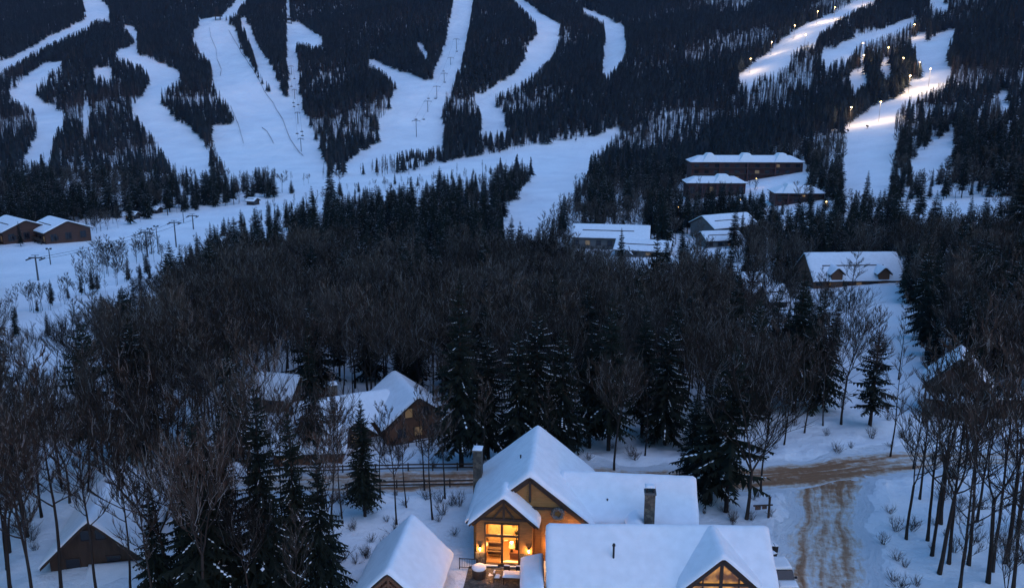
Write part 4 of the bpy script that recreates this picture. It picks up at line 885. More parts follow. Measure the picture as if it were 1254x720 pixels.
# ------------------------------------------------------------------ lit piste: floodlights
FLG = 'floodlights on the lit runs'
for i, (px, py, wt, l) in enumerate([
    (1000,30,9000,'floodlight at the bend of the upper lit run'),(1021,25,9000,'floodlight across the bend of the upper lit run'),(972,48,7000,'floodlight on the upper lit run below its bend'),(944,68,7000,'floodlight on the wood edge of the upper lit run'),(918,90,8000,'floodlight low on the upper lit run'),(985,60,6000,'floodlight on the inner edge of the upper lit run'),
    (1056,8,7000,'floodlight high up the upper lit run near the frame top'),(1056,88,5000,'floodlight in the small clearing between the lit runs'),(1055,72,5000,'floodlight above the small clearing between the lit runs'),(1086,78,5000,'floodlight among spruces left of the main lit run'),(1112,116,14000,'brightest floodlight at the waist of the main lit run'),
    (1137,107,9000,'floodlight on the outer side of the main lit run waist'),(1124,98,6000,'floodlight among trees just above the waist of the main lit run'),(1104,92,4000,'small floodlight behind spruces by the main lit run'),(1118,48,6000,'floodlight at the top trees of the main lit run'),(1076,150,11000,'floodlight half way down the main lit run'),(1040,156,7000,'floodlight by the wood on the lower main lit run')]):
    x, y, z = hit(px, py); t = empty('floodlight_mast', (x, y, z), 0, l, 'floodlight', FLG)
    m = MB(); m.tube([(0,0,-.5),(0,0,13.5)], [.16,.1], 6); m.build('pole', M['galv'], t); m = MB(); m.box(-.7,.7,-.25,.25,13.5,14.1); ho = m.build('lamp_head', M['metal'], t)
    m = MB(); m.box(-.5,.5,-.5,-.26,13.5,13.9); m.build('lens', M['warm'], ho); lamp(t, (0,-1.5,13.0), wt*1.0, (1,.68,.36), .4, 'floodlight_light')
# street lamps and porch lamps of the village
for i, (px, py, l) in enumerate([(925,231,'street lamp in the trees left of the roadside lodge'),(830,268,'street lamp between the hotel annex and the grey hall'),(948,283,'street lamp by the conifers right of the grey hall'),(862,240,'street lamp just below the hotel annex'),(905,258,'street lamp midway between the hotel and the grey hall'),(1010,262,'street lamp beyond the roadside lodge')]):
    x, y, z = hit(px, py); t = empty('street_lamp', (x, y, z), 0, l, 'street lamp', 'village street lamps')
    m = MB(); m.tube([(0,0,-.5),(0,0,5),(0,-.8,5.4)], [.1,.08,.06], 6); m.build('pole', M['metal'], t); m = MB(); m.tube([(0,-.8,5.2),(0,-.8,5.45)], [.28,.2], 8, cap=True); m.build('lantern', M['warm'], t)
    lamp(t, (0,-.9,4.9), 160, (1,.55,.2), .2, 'street_lamp_light')
# ------------------------------------------------------------------ near the house: terrace furniture, rails, vehicles, signpost, road fence
def hw_(u, v): return W_(HO, HR, u, v)
x, y = hw_(-1.4, -3.4); z = max(gz(x, y)+.12, .15); tz = z
ter = MB(); ter.box(-4.2, 2.8, -3.4, 2.1, -1.2, 0); tag(ter.build('terrace', M['stone'], None, (x, y, z), HR), 'stone terrace under the big glowing window', 'terrace')
def snowcap(o, x0, x1, y0, y1, zt_, T=.22, seed=0): snow_on(o, ident, lambda a, b: a*0+zt_, x0, x1, y0, y1, T, .12, seed, r=.16)
tx, ty = hw_(-1.3, -3.6); t = empty('patio_table', (tx, ty, tz), HR, 'snow covered patio table in front of the glowing window', 'table')
m = MB(); m.box(-.9,.9,-.55,.55,.68,.74); to = m.build('tabletop', M['dkwood'], t); snowcap(to, -.88,.88,-.53,.53,.74,.2,3)
for sx in (-1,1):
    for sy in (-1,1): m = MB(); m.box(sx*.75-.04,sx*.75+.04,sy*.42-.04,sy*.42+.04,0,.68); m.build('leg', M['dkwood'], t)
def pchair(u, v, a, label):
    x, y = hw_(u, v); t = empty('patio_chair', (x, y, tz), HR+a, label, 'chair', 'patio chairs')
    m = MB(); m.box(-.27,.27,-.27,.27,.4,.46); so_ = m.build('seat', M['dkwood'], t); snowcap(so_, -.26,.26,-.26,.20,.46,.22,int(u*7)); m = MB(); m.box(-.27,.27,.22,.27,.46,1.0); bo = m.build('backrest', M['dkwood'], t); snowcap(bo, -.28,.28,.17,.32,1.0,.12,2)
    for sx in (-1,1):
        for sy in (-1,1): m = MB(); m.box(sx*.24-.025,sx*.24+.025,sy*.24-.025,sy*.24+.025,0,.4); m.build('leg', M['dkwood'], t)
pchair(-1.9,-2.75,0,'snow capped patio chair at the back of the table, the one nearer the grill'); pchair(-.8,-2.75,0,'snow capped patio chair at the back of the table, the one nearer the lean-to roof'); pchair(.1,-3.5,-1.5,'snow capped patio chair at the table end by the lean-to roof'); pchair(-2.7,-3.6,1.5,'snow capped patio chair at the table end by the covered grill'); pchair(.5,-2.5,-.5,'snowy patio chair in the corner by the stone base')
gx_, gy_ = hw_(-4.4, -3.1); t = empty('covered_grill', (gx_, gy_, tz), HR, 'round dark covered grill with a thick snow cap at the terrace edge', 'grill')
m = MB(); m.tube([(0,0,0),(0,0,.25),(0,0,.7),(0,0,.95)], [.55,.62,.64,.55], 16, cap=True); co_ = m.build('cover', mat('grill_cover', (.05,.03,.02), .7), t, smooth=False)
m = MB(); gg = np.array([[(r_*math.cos(a), r_*math.sin(a), .93+h) for a in np.linspace(0, 2*math.pi, 21)] for r_, h in ((.64,0),(.68,.08),(.60,.20),(.36,.26),(.01,.28))]); m.grid(gg); m.build('snow', M['snow'], co_, smooth=True)
m = MB(); m.tube([(0,-.45,.45),(0,-.68,.62)], [.05,.05], 6); m.build('handle', M['metal'], t)
rx, ry = hw_(-5.5, -1.6); t = empty('railing', (rx, ry, tz-.1), HR, 'black metal railing beside the bay with the glowing window', 'railing')
m = MB(); m.box(-.95,.75,-.03,.03,1.0,1.06); m.box(-.95,.75,-.03,.03,.12,.16); m.build('rail', M['metal'], t)
m = MB()
for k in np.arange(-.8,.7,.16): m.box(k-.012,k+.012,-.012,.012,.161,.999)
m.build('balusters', M['metal'], t)
for k in (-.95,.75): m = MB(); m.box(k-.035,k+.035,-.035,.035,-.5,1.1); m.build('post', M['metal'], t)
# parked SUVs beside the front wing
def suv(px, py, rz, label, body):
    x, y, z = hit(px, py); z = max(z, 0)+.02; t = empty('parked_suv', (x, y, z), R(rz), label, 'car', 'parked cars'); w = .95
    m = MB(); sec = [(-2.3,.45),(2.3,.45),(2.35,.8),(2.2,1.02),(1.1,1.12),(-2.2,1.12),(-2.35,.8)]
    A = [(-w,a,b) for a, b in sec]; m.prism(A, (2*w,0,0)); m.build('body', body, t, bevel=.07)
    m = MB(); sec = [(1.05,1.13),(.35,1.66),(-1.75,1.70),(-2.2,1.13)]; m.prism([(-w+.1,a,b) for a, b in sec], (2*w-.2,0,0)); m.build('cabin_glass', M['glassdark'], t, bevel=.05)
    m = MB(); m.prism([(-w+.1,.30,1.69),(w-.1,.30,1.69),(w-.1,-1.75,1.73),(-w+.1,-1.75,1.73)], (0,0,.06)); ro = m.build('roof', body, t, bevel=.02)
    snow_on(ro, ident, lambda a, b: a*0+1.77, -w+.12, w-.12, -1.72, .26, .17, .15, 9, r=.15)
    m = MB(); ho = m.box(-w+.08,w-.08,1.2,2.15,1.10,1.13); ho = m.build('bonnet', body, t); snow_on(ho, ident, lambda a, b: 1.13-.06*(b-1.2), -w+.1, w-.1, 1.2, 2.2, .14, .15, 12, r=.12)
    for sx in (-1,1):
        for yy_ in (-1.45,1.45):
            m = MB(); m.tube([(sx*.98,yy_,.36),(sx*.72,yy_,.36)], [.36,.36], 14, cap=True); wo = m.build('wheel', mat('tyre', (.015,.015,.016), .9) if 'tyre' not in bpy.data.materials else bpy.data.materials['tyre'], t); m = MB(); m.tube([(sx*.985,yy_,.36),(sx*.99,yy_,.36)], [.2,.19], 10, cap=True); m.build('rim', M['galv'], wo)
        m = MB(); m.box(sx*.62-.2,sx*.62+.2,2.28,2.36,.72,.9); m.build('headlight', M['glassdark'], t); m = MB(); m.box(sx*1.0-.1,sx*1.0+.1,.75,.9,1.15,1.32); m.build('wing_mirror', M['metal'], t)
    m = MB(); m.box(-w+.1,w-.1,2.3,2.4,.4,.6); m.build('bumper', M['metal'], t)
    FOOT.append((x, y, 4))
white = mat('white_car_paint', (.55,.54,.52), .3, spec=.5)
suv(956, 717, 181, 'snow topped white car nose on beside the front wing wall', white)
lx, ly, lz = hit(951, 727); 
# bins at the drive edge
for i, (px, py) in enumerate([(944,676),(948,676),(946,685)]):
    x, y, z = hit(px, py); m = MB(); m.prism([(-.28,-.3,0),(.28,-.3,0),(.33,.36,1.0),(-.33,.36,1.0)][:0] or [(-.26,-.28,0),(.26,-.28,0),(.26,.28,0),(-.26,.28,0)], (0,0,.62))
    t = empty('bin', (x, y, z), .2*i, ['dark bin at the drive edge beside the front wing, nearest the wall','dark bin at the drive edge, outer of the two in a row','low dark bin lying nearest the parked car'][i], 'bin', 'bins at the drive edge'); m.build('body', M['metal'], t, bevel=.03); m = MB(); m.box(-.3,.3,-.32,.32,.622,.68); lo = m.build('lid', M['metal'], t); snowcap(lo, -.28,.28,-.3,.3,.68,.12,i)
# signpost at the junction
x, y, z = hit(941, 634); t = empty('signpost', (x, y, z), R(6), 'dark signpost with two hanging boards beside the driveway junction', 'signpost')
m = MB(); m.box(-.09,.09,-.09,.09,-.5,2.35); m.build('post', M['dkwood'], t); m = MB(); m.box(-1.7,.35,-.06,.06,1.35,1.48); m.build('crossbar', M['dkwood'], t)
m = MB(); m.box(-1.5,-.9,-.03,.03,.95,1.30); m.build('board', M['brown'], t); m = MB(); m.box(-.75,-.25,-.03,.03,1.0,1.30); m.build('board', M['brown'], t)
# wooden guard rails along the road behind the house
def fence(pxs, label, off):
    a = np.array([hit(px, py)[:2] for px, py in pxs]); o = a[0]; t = empty('road_fence', (o[0], o[1], 0), 0, label, 'fence', 'rail fences along the road'); pts = []
    for p, q in zip(a[:-1], a[1:]):
        k = max(1, int(np.hypot(*(q-p))/2.6)); pts += [p+(q-p)*i/k for i in range(k)]
    pts.append(a[-1]); hs = [gz(*p) for p in pts]
    for p, h in zip(pts, hs): m = MB(); m.box(p[0]-o[0]-.07, p[0]-o[0]+.07, p[1]-o[1]-.07, p[1]-o[1]+.07, h-.4, h+1.05); m.build('post', M['dkwood'], t)
    m = MB()
    for (p, h), (q, g) in zip(zip(pts[:-1], hs[:-1]), zip(pts[1:], hs[1:])):
        for dz_ in (.5, .92): m.bar((p[0]-o[0],p[1]-o[1]-.1,h+dz_), (q[0]-o[0],q[1]-o[1]-.1,g+dz_), .06, .16)
    m.build('rail', M['dkwood'], t)
fence([(360,582),(420,580),(500,578),(590,577)], 'dark wooden rail fence on the far edge of the road behind the house', 0)
fence([(452,599),(520,598),(582,597)], 'dark wooden rail fence on the near edge of the road, by the yard', 0)

# thin snow fences strung down the runs
def snow_fence(label, pts):
    pts = [hit(*p) for p in pts]; o = pts[0]; t = empty('snow_fence', o, 0, label, 'fence', 'snow fences on the runs'); m = MB(); q = MB()
    for (a, b) in zip(pts[:-1], pts[1:]):
        n = max(1, int(math.hypot(a[0]-b[0], a[1]-b[1])/5))
        for k in range(n):
            u, v = k/n, (k+.82)/n; x0, y0 = a[0]+(b[0]-a[0])*u, a[1]+(b[1]-a[1])*u; x1, y1 = a[0]+(b[0]-a[0])*v, a[1]+(b[1]-a[1])*v
            m.bar((x0-o[0], y0-o[1], gz(x0, y0)+.7-o[2]), (x1-o[0], y1-o[1], gz(x1, y1)+.7-o[2]), .06, .55); q.bar((x0-o[0], y0-o[1], gz(x0, y0)-.3-o[2]), (x0-o[0], y0-o[1], gz(x0, y0)+1.4-o[2]), .12)
    m.build('netting', M['brown'], t); q.build('post', M['dkwood'], t)
zz_ = lambda P_: [(200+a/3.27, b/3.27) for a, b in P_]
snow_fence('long dark snow fence curving down the inner side of the widest run', zz_([(262,125),(300,190),(340,255),(375,310),(405,370),(440,415),(465,460),(490,515),(510,565),(545,615),(562,630)]))
snow_fence('short snow fence at the outer lower corner of the widest run', zz_([(270,430),(285,465),(300,500),(312,545),(322,580)]))
snow_fence('dotted snow fence near the head of the widest run', zz_([(185,115),(190,150),(212,200),(215,240),(232,280),(228,310)]))
snow_fence('faint snow fence low in the middle of the widest run', zz_([(395,515),(415,530),(430,555),(442,580)]))
# ------------------------------------------------------------------ planting the woods
FOOT_A = np.array(FOOT)
def near_foot(x, y, extra=0):
    bad = np.zeros(len(x), bool)
    for fx, fy_, fr in FOOT_A: bad |= (x-fx)**2+(y-fy_)**2 < (fr+extra)**2
    return bad
TREES = []   # dict rows
def add(kind, var, x, y, h, w=1, rot=None, key=None, z=None):
    TREES.append([kind, var, x, y, gz(x, y) if z is None else z, h, w, random.uniform(0, 6.28) if rot is None else rot, key])
KC = [(565,572,343,0),(598,562,400,1),(634,570,398,1),(657,562,372,1),(688,558,398,1),(722,548,392,0),(745,552,360,0),(786,533,368,0),(814,545,384,1),(800,420,283,0),(858,430,318,0),(896,475,328,0),(972,505,326,0),(946,485,352,2),
 (870,617,452,1),(889,628,418,3),(846,600,480,1),(1066,522,404,3),(1176,336,258,0),(1202,345,280,2),(385,562,394,0),(447,632,486,0),(410,548,472,2),(330,742,468,1),(287,745,500,0),(236,735,556,1),(196,742,590,4),(366,720,500,1),(396,724,548,4),(258,730,640,4),
 (300,335,255,0),(270,340,278,0),(245,340,283,0),(212,352,293,4),(225,362,298,0),(335,340,268,0),(385,305,226,0),(430,295,224,2),(455,290,220,0),(480,296,213,0),(505,290,206,0),(525,292,213,0),(560,285,213,1),(320,365,298,0),(130,402,362,0),(150,398,352,2),(20,412,372,1),(60,415,380,0),(680,412,335,4),(520,300,222,0),(545,296,222,2),(408,302,236,0),(362,318,252,0),(440,318,246,0),(492,312,240,0),(770,215,165,0),(820,215,170,0),(800,222,178,1),(690,290,235,0),(715,285,240,0),(1060,252,208,0),(1010,262,222,0),(1090,262,216,1),(1125,270,205,0),(1245,330,160,0),(760,330,278,0),(840,345,292,0),(915,345,285,0),(955,330,280,0),(1110,360,285,0),(875,360,300,0)]
KB = [(76,735,432,5),(40,742,468,0),(121,742,498,1),(212,742,438,2),(262,728,596,3),(310,672,500,3),(318,694,468,1),(375,652,480,3),(405,642,478,5),(420,642,490,3),(486,642,498,1),(498,622,505,3),(520,602,468,5),(530,637,478,3),(545,612,470,1),(752,577,428,4),(914,636,392,6),(932,602,430,0),(1141,682,398,3),(1126,612,420,5),(1136,662,408,3),(1152,642,400,1),(1162,690,404,3),(1186,692,380,5),(1196,640,390,3),(1231,690,385,1),(1245,660,370,3),(1215,700,400,3),(1150,702,430,1),(1090,560,420,3),(440,615,500,3),(466,612,488,5),(590,585,460,3),(960,545,410,3),(985,530,390,5),(1008,522,400,3),(1030,520,370,4),(1064,520,372,1),(1210,715,430,1),(1175,725,450,6),(1240,730,420,0),(15,735,480,4),(160,745,520,3),(345,640,470,1),(360,625,478,3),(1110,660,470,1),(1118,575,440,5),(700,560,450,3),(665,572,470,1),(1200,520,360,0),(1232,505,350,4),(1160,470,352,3),(1100,465,360,5)]
LABC = 'tall dark conifer standing %s'
for px, pb, pt, v in KC:
    if 400 < px < 600 and pb < 330: pt += 9
    x, y, z = hit(px, pb); add('con', CON[v], x, y, top_height(px, pt, y, z), (.82 if px < 430 else 1.1) if pb > 400 else 1.0, key=(px, pb))
for px, pb, pt, v in KB:
    x, y, z = hit(px, pb); v = 7+v % 3 if px > 1080 else v; add('bare', BARE[v], x, y, top_height(px, pt, y, z), 1, key=(px, pb))
KX = np.array([t[2] for t in TREES]); KY = np.array([t[3] for t in TREES])
def cells(y0, y1, c):
    out = []
    for y in np.arange(y0, y1, c):
        w = 50+y*.63; xs = np.arange(-w, w, c); n = len(xs)
        out.append(np.stack([xs+RNG.uniform(-.48*c, .48*c, n), y+RNG.uniform(-.48*c, .48*c, n)], 1))
    return np.concatenate(out)
def plant(y0, y1, c):
    Q = cells(y0, y1, c); x, y = Q[:,0], Q[:,1]; z = ground(x, y); px, py, d = proj(x, y, z); n = len(x)
    u = RNG.random(n); conif = np.full(n, .5); sp = np.full(n, 5.0); hb = np.full(n, 14.0); hc = np.full(n, 15.0)
    clump = waves(x, y, .045, 8)      # conifers gather in clumps
    # --- by depth
    near = y < 250; sp_ = 0; mid = (y >= 250) & (y < 640); far = y >= 640
    conif[near] = np.clip(.10+.16*clump, 0.01, .6)[near]; sp[near] = 3.9; hb[near] = 15.5
    c_mid = (py < 340); conif[mid] = np.clip(.50+.45*clump, .05, .95)[mid]; sp[mid] = 4.8; hb[mid] = 10.5; hc[mid] = 15
    k = mid & (px > 540) & (px < 790) & (py > 265); conif[k] = .06
    k = mid & (px > 160) & (px < 640) & (py < 345); conif[k] = np.clip(.70+.3*clump, .2, .97)[k]; sp[k] = 5.2
    k = mid & (px < 640) & (py < 235); conif[k] = .35; sp[k] = 5.5; hb[k] = 10; hc[k] = 13
    # --- the mountain
    conif[far] = np.clip(.86+.35*clump, .25, .98)[far]; sp[far] = 3.75; hb[far] = 11; hc[far] = 12
    k = far & (px < 560) & (py > 120); conif[k] = np.clip(.45+.6*clump, .05, .95)[k]; hb[k] = 11.5
    k = far & (px < 150) & (py > 95); conif[k] = np.clip(.35+.5*clump, .05, .9)[k]
    k = far & (px > 540) & (px < 860) & (py > 125); conif[k] = np.clip(.45+.5*clump, .05, .9)[k]
    k = (y > 380) & (px > 840); conif[k] = np.clip(.48+.65*clump, .05, .95)[k]; hb[k] = 12; hc[k] = 13.5
    # --- patches
    k = (px > 380) & (px < 600) & (py > 530) & (py < 720); sp[k] = 6.5; conif[k] = .06; hb[k] = 13
    k = (px > 600) & (px < 930) & (py > 500) & (py < 610); sp[k] = 5.5; conif[k] = .35
    k = (px > 1100) & (py > 430); sp[k] = 3.7; conif[k] = .02; hb[k] = 17
    k = (px < 420) & (py > 520); sp[k] = 3.3; conif[k] = .10; hb[k] = 17
    k = (py > 330) & (py < 520) & (px < 560); conif[k] = np.clip(.40+.45*clump, .05, .9)[k]
    k = (py > 330) & (py < 480) & (px > 770); conif[k] = np.clip(.42+.45*clump, .05, .9)[k]
    k = (py > 412) & (py < 528) & (px > 230) & (px < 960); sp[k] = 3.3; conif[k] = np.clip(.16+.25*clump, .02, .7)[k]
    k = (px > 90) & (px < 215) & (py > 270) & (py < 345); conif[k] = .03; hb[k] = 7.5
    isc = u < conif
    h = np.where(isc, hc*RNG.uniform(.52, 1.28, n), hb*RNG.uniform(.62, 1.20, n))
    keep = RNG.random(n) < (c/sp)**2
    keep &= (px > -90) & (px < 1344) & (py > -30) & (py < 1250)
    hp = h*F/np.maximum(d, 1)
    T_ = TRAILS
    for qi, q in enumerate(T_):
        free = (RNG.random(n) < .30) if qi == 7 else np.zeros(n, bool)
        for f_ in (0, .15, .3, .45, .6, .75, .9, 1.0): keep &= ~(inpoly(px, py-hp*f_, q) & ~(free & (f_ > .7) & (px > 190)))
    # a thin belt of low trees is allowed to stand on the long run
    for q in CLEAR: keep &= ~(inpoly(px, py, q) & (RNG.random(n) > .04))
    for x0, x1, g0, g1, dd, pr in GAPS:
        hwid = hp*.13
        over = (px+hwid > x0) & (px-hwid < x1) & (py > g0) & (py-hp < g1) & (y < dd)
        keep &= ~(over & (RNG.random(n) < pr))
    keep &= ~near_foot(x, y, 0)
    dr = np.minimum(polydist(x, y, ROAD)-5.0, polydist(x, y, DRIVE)-6.0); keep &= dr > 0
    keep &= ~((y < 62) & (np.abs(x) < 62)) 
    keep &= y > 46
    if len(KX):
        kk = np.ones(n, bool)
        for a, b in zip(KX, KY): kk &= (x-a)**2+(y-b)**2 > 2.3**2
        keep &= kk
    for i in np.nonzero(keep)[0]:
        if y[i] < 250: var = CON[random.choice((0,0,1,1,2,3,4))] if isc[i] else (BARE[7+random.randrange(3)] if (px[i] > 1080 and py[i] > 430) else BARE[random.randrange(7)])
        elif y[i] < 560: var = CON[random.choice((0,0,2,1,4))] if isc[i] else BAREMID[random.randrange(4)]
        else: var = (CONFAR if isc[i] else BAREFAR)[random.randrange(4)]
        TREES.append(['con' if isc[i] else 'bare', var, x[i], y[i], z[i], h[i], random.uniform(.75, 1.4), random.uniform(0, 6.28), None])
plant(46, 330, 3.4); plant(330, 660, 3.8); plant(660, 1540, 3.7)
# the low shrubby belt on the long run
for i in range(60):
    px, py = random.uniform(92, 205), 0; py = 345-(px-92)*.30+random.uniform(-16, 9)
    x, y, z = hit(px, py); add('bare', BAREMID[i % 4], x, y, random.uniform(4, 9.5), 1.1)
for i in range(150):   # fringe of small trees along the lower edge of the long run
    px = random.uniform(0, 640); py = np.interp(px, [0,60,120,165,215,268,330,400,440,500,560,640], [392,376,358,342,330,290,266,246,234,228,220,212])+random.uniform(-3, 5)
    x, y, z = hit(px, py); add('bare' if random.random() < .7 else 'con', BAREMID[i % 4] if i % 10 < 7 else CON[i % 3], x, y, random.uniform(3.5, 8), 1.0)
for t in TREES[-150:]: t[0] = 'con' if t[1].startswith('con') else 'bare'
def shrub(seed):
    r = random.Random(seed); m = MB()
    for k in range(16):
        a, e = r.uniform(0, 6.28), r.uniform(.5, 1.4); d = Vector((math.cos(a)*math.cos(e), math.sin(a)*math.cos(e), math.sin(e))); q = Vector((r.uniform(-.12,.12), r.uniform(-.12,.12), -.05)); L_ = r.uniform(.6, 1.0); pts = [q]
        for i in range(4): d = (d+Vector((r.uniform(-.25,.25), r.uniform(-.25,.25), r.uniform(-.05,.2)))).normalized(); pts.append(pts[-1]+d*L_/4)
        m.tube([tuple(p) for p in pts], [.012,.010,.008,.006,.003], 3)
        for j in range(5):
            u = r.randrange(1, 4); p = pts[u]; d2 = (d+Vector((r.uniform(-1,1), r.uniform(-1,1), r.uniform(-.2,.6)))).normalized(); m.tube([tuple(p), tuple(p+d2*L_*.2), tuple(p+d2*L_*.36+Vector((0,0,.04)))], [.007,.005,.002], 3)
    return m.mesh('shrub%d' % seed, M['twig'])
SHR = [shrub(i) for i in range(5)]
def shrubs(n, rect, where_, hmin=.8, hmax=2.2):
    for i in range(n):
        for _ in range(20):
            px, py = random.uniform(rect[0], rect[1]), random.uniform(rect[2], rect[3]); x, y, z = hit(px, py)
            if not near_foot(np.array([x]), np.array([y]), -.5)[0] and min(polydist(np.array([x]), np.array([y]), ROAD)[0]-3.5, polydist(np.array([x]), np.array([y]), DRIVE)[0]-5) > 0: break
        else: continue
        h = random.uniform(hmin, hmax); o = link('leafless_shrub', SHR[i % 5], None, (x, y, z), random.uniform(0, 6)); o.scale = (h, h, h); tag(o, 'low leafless shrub '+where_, 'shrub', 'shrubs '+where_)
shrubs(34, (405,575,600,725), 'poking through the snow of the yard beside the outbuilding')
shrubs(40, (1075,1254,520,725), 'in the snow under the slender trees beside the driveway')
shrubs(26, (10,330,600,725), 'in the snow around the dark gabled cabin', 1, 2.6)
shrubs(16, (930,1100,470,560), 'on the snowy bank above the road junction')
shrubs(14, (700,900,535,585), 'along the bank behind the snowy east roof')
shrubs(16, (360,580,520,575), 'in the snow between the brown chalet and the road')
shrubs(12, (862,945,600,645), 'beside the signpost and the driveway junction', .6, 1.4)
# brush: small leafless shrubs in the yard and under the slender trees
# ------------------------------------------------------------------ choose individuals: the 300 of each kind that show largest
def score(t):
    px, py, d = proj(t[2], t[3], t[4]); h = t[5]*F/d
    if px < -30 or px > 1284: return 0
    top = py-h; vis = max(0, min(720, py)-max(0, top))
    if top > 712 or py < 0: return 0
    return vis*(1+.0*d)
for k in ('con', 'bare'):
    rows = sorted((t for t in TREES if t[0] == k), key=lambda t: (-(t[8] is not None), -score(t)))
    for i, t in enumerate(rows): t.append(bool(i < 296 and score(t) > 0))
def where(x, y):
    px, py, d = proj(x, y, gz(x, y))
    a = x/max(y, 1)
    if y < 60: return 'beyond the lower edge of the view, only its crown showing' if abs(x) < 500 else ''
    if y < 92 and a < -.12: return 'around the dark gabled cabin'
    if y < 92 and a < .06: return 'in the snowy yard behind the smaller outbuilding'
    if y < 92 and a < .30: return 'close to the driveway junction behind the lit house'
    if y < 112 and a > .40: return 'on the snowy bank beside the driveway'
    if y < 92: return 'on the snowy bank beside the driveway'
    if y < 118 and a < -.20: return 'in the woods around the low brown cabin'
    if y < 118 and a < -.03: return 'between the brown chalet and the road'
    if y < 118 and a < .18: return 'directly behind the main gable of the lit house'
    if y < 118: return 'above the sanded road junction'
    if y < 175 and a < -.25: return 'in the brown woods behind the brown cabin'
    if y < 175 and a < -.02: return 'in the woods behind the brown chalet'
    if y < 175 and a < .2: return 'in the dense wood behind the lit house'
    if y < 175 and a < .38: return 'in front of the dormered house'
    if y < 175: return 'behind the timber pavilion'
    if y < 290 and a < -.2: return 'along the lower edge of the long run'
    if y < 290 and a < .1: return 'in the middle of the brown valley woods'
    if y < 290: return 'around the dormered house and small chalets'
    if a < 0: return 'in the valley belt above the brown woods'
    return 'around the hotel and the grey halls'
def size_word(h, k): return ('towering' if h > 19 else 'tall' if h > 14.5 else 'medium' if h > 10 else 'small')
KEYLAB = {('con',565):'tallest dark spruce behind the brown chalet gable, full to the ground',('bare',914):'wide leafless tree beside the driveway junction, its long limbs reaching over the road',('bare',752):'pale bare tree standing alone behind the snowy east roof',('bare',212):'big forked bare tree in front of the dark gabled cabin',('con',1066):'small flat topped conifer alone in the snowy opening above the junction',('bare',76):'thick trunked bare tree nearest the eave of the dark gabled cabin',('con',889):'dark open pine beside the leaning bare tree at the junction',('con',447):'slim spruce in the yard just above the smaller outbuilding',('con',680):'lone bushy pine in the middle of the brown bare woods'}
made = {}
for t in TREES:
    if not t[9]: continue
    kind, var, x, y, z, h, wd, rot, key, _ = t
    d = math.hypot(y, x); px, py, dd = proj(x, y, z); hp = h*F/dd
    W = where(x, y); sw = size_word(h, kind)
    if kind == 'con': lab = '%s dark conifer %s' % (sw, W)
    else: lab = '%s leafless tree %s' % (sw, W)
    if key and (kind, key[0]) in KEYLAB: lab = KEYLAB[(kind, key[0])]
    nm = 'conifer_tree' if kind == 'con' else 'bare_tree'
    parts = VAR[var][1]
    s = (h*wd, h*wd, h)
    r = empty(nm, (x, y, z-.05), rot, lab, 'tree', lab.split(' ', 1)[1] if 'KEY' not in lab else None); r.scale = s
    r['group'] = ('conifers ' if kind == 'con' else 'bare trees ')+W if not (key and (kind, key[0]) in KEYLAB) else ('conifers' if kind == 'con' else 'bare trees')
    if len(parts) == 1: o = link('crown', parts[0][1], r)
    else:
        for pn, me in parts: o = link(pn, me, r)
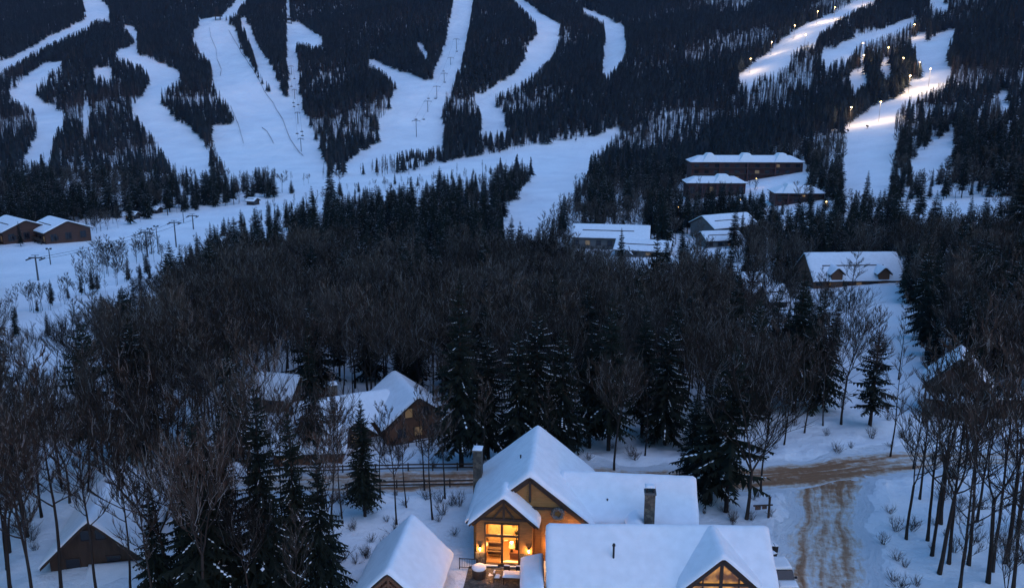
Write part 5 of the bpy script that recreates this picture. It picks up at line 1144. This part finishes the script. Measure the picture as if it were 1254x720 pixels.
# ------------------------------------------------------------------ the rest of each wood: one object of kind stuff, trees set on points
def forest(name, kind, label):
    rows = [t for t in TREES if t[0] == kind and not t[9]]
    vs_ = sorted({t[1] for t in rows}); vi = {v: i for i, v in enumerate(vs_)}
    me = bpy.data.meshes.new(name); me.vertices.add(len(rows)); me.vertices.foreach_set('co', np.array([(t[2], t[3], t[4]-.05) for t in rows]).ravel())
    for nm, ty, dat in (('idx', 'INT', np.array([vi[t[1]] for t in rows], np.int32)), ('rotz', 'FLOAT_VECTOR', np.array([(0, 0, t[7]) for t in rows], np.float32)), ('scl', 'FLOAT_VECTOR', np.array([(t[5]*t[6], t[5]*t[6], t[5]) for t in rows], np.float32))):
        a = me.attributes.new(nm, ty, 'POINT'); a.data.foreach_set('vector' if ty == 'FLOAT_VECTOR' else 'value', dat.ravel())
    o = link(name, me); tag(o, label, 'woods', kind='stuff')
    ng = bpy.data.node_groups.new(name, 'GeometryNodeTree'); ng.interface.new_socket('Geometry', in_out='INPUT', socket_type='NodeSocketGeometry'); ng.interface.new_socket('Geometry', in_out='OUTPUT', socket_type='NodeSocketGeometry')
    N, L = ng.nodes, ng.links; gi, go = N.new('NodeGroupInput'), N.new('NodeGroupOutput'); jn = N.new('GeometryNodeJoinGeometry')
    def attr(nm, ty): n = N.new('GeometryNodeInputNamedAttribute'); n.data_type = ty; n.inputs['Name'].default_value = nm; return n
    ai, ar, asc = attr('idx', 'INT'), attr('rotz', 'FLOAT_VECTOR'), attr('scl', 'FLOAT_VECTOR')
    src = {}
    for ob in SC.objects:
        if ob.type == 'MESH': src.setdefault(ob.data.name, ob)
    for v in vs_:
        iop = N.new('GeometryNodeInstanceOnPoints'); eq = N.new('FunctionNodeCompare'); eq.data_type = 'INT'; eq.operation = 'EQUAL'
        L.new(ai.outputs['Attribute'], eq.inputs[2]); eq.inputs[3].default_value = vi[v]
        j2 = N.new('GeometryNodeJoinGeometry')
        for pn, pm in VAR[v][1]:
            ob = src.get(pm.name)
            if ob is None:   # plant the first of this model as a tree of its own so that the wood can repeat it
                t = next(t for t in rows if t[1] == v); r = empty('conifer_tree' if kind == 'con' else 'bare_tree', (t[2], t[3], t[4]-.05), t[7], SRCLAB[v], 'tree', 'far trees'); r.scale = (t[5]*t[6], t[5]*t[6], t[5]); ob = link('crown' if len(VAR[v][1]) == 1 else pn, pm, r)
            oi = N.new('GeometryNodeObjectInfo'); oi.inputs['Object'].default_value = ob; oi.inputs['As Instance'].default_value = False; oi.transform_space = 'ORIGINAL'
            L.new(oi.outputs['Geometry'], j2.inputs[0])
        L.new(gi.outputs[0], iop.inputs['Points']); L.new(eq.outputs[0], iop.inputs['Selection']); L.new(j2.outputs[0], iop.inputs['Instance']); L.new(ar.outputs['Attribute'], iop.inputs['Rotation']); L.new(asc.outputs['Attribute'], iop.inputs['Scale']); L.new(iop.outputs[0], jn.inputs[0])
    L.new(jn.outputs[0], go.inputs[0])
    md = o.modifiers.new('planting', 'NODES'); md.node_group = ng
    print(name, len(rows))
SRCLAB = {}
for i, v in enumerate(CONFAR): SRCLAB[v] = 'far small spruce on the mountain among thousands alike'
for i, v in enumerate(BAREFAR): SRCLAB[v] = 'far small leafless tree on the mountain among thousands alike'
for i, v in enumerate(BAREMID): SRCLAB[v] = 'slender leafless tree deep in the brown valley woods'
for i, v in enumerate(CON+BARE): SRCLAB[v] = 'tree deep in the valley woods'
forest('conifer_forest', 'con', 'dark conifers covering the mountain between the runs')
forest('bare_forest', 'bare', 'bare brown woods filling the valley and lower mountain')
print('trees', len(TREES), sum(1 for t in TREES if t[9] and t[0] == 'con'), sum(1 for t in TREES if t[9] and t[0] == 'bare'))
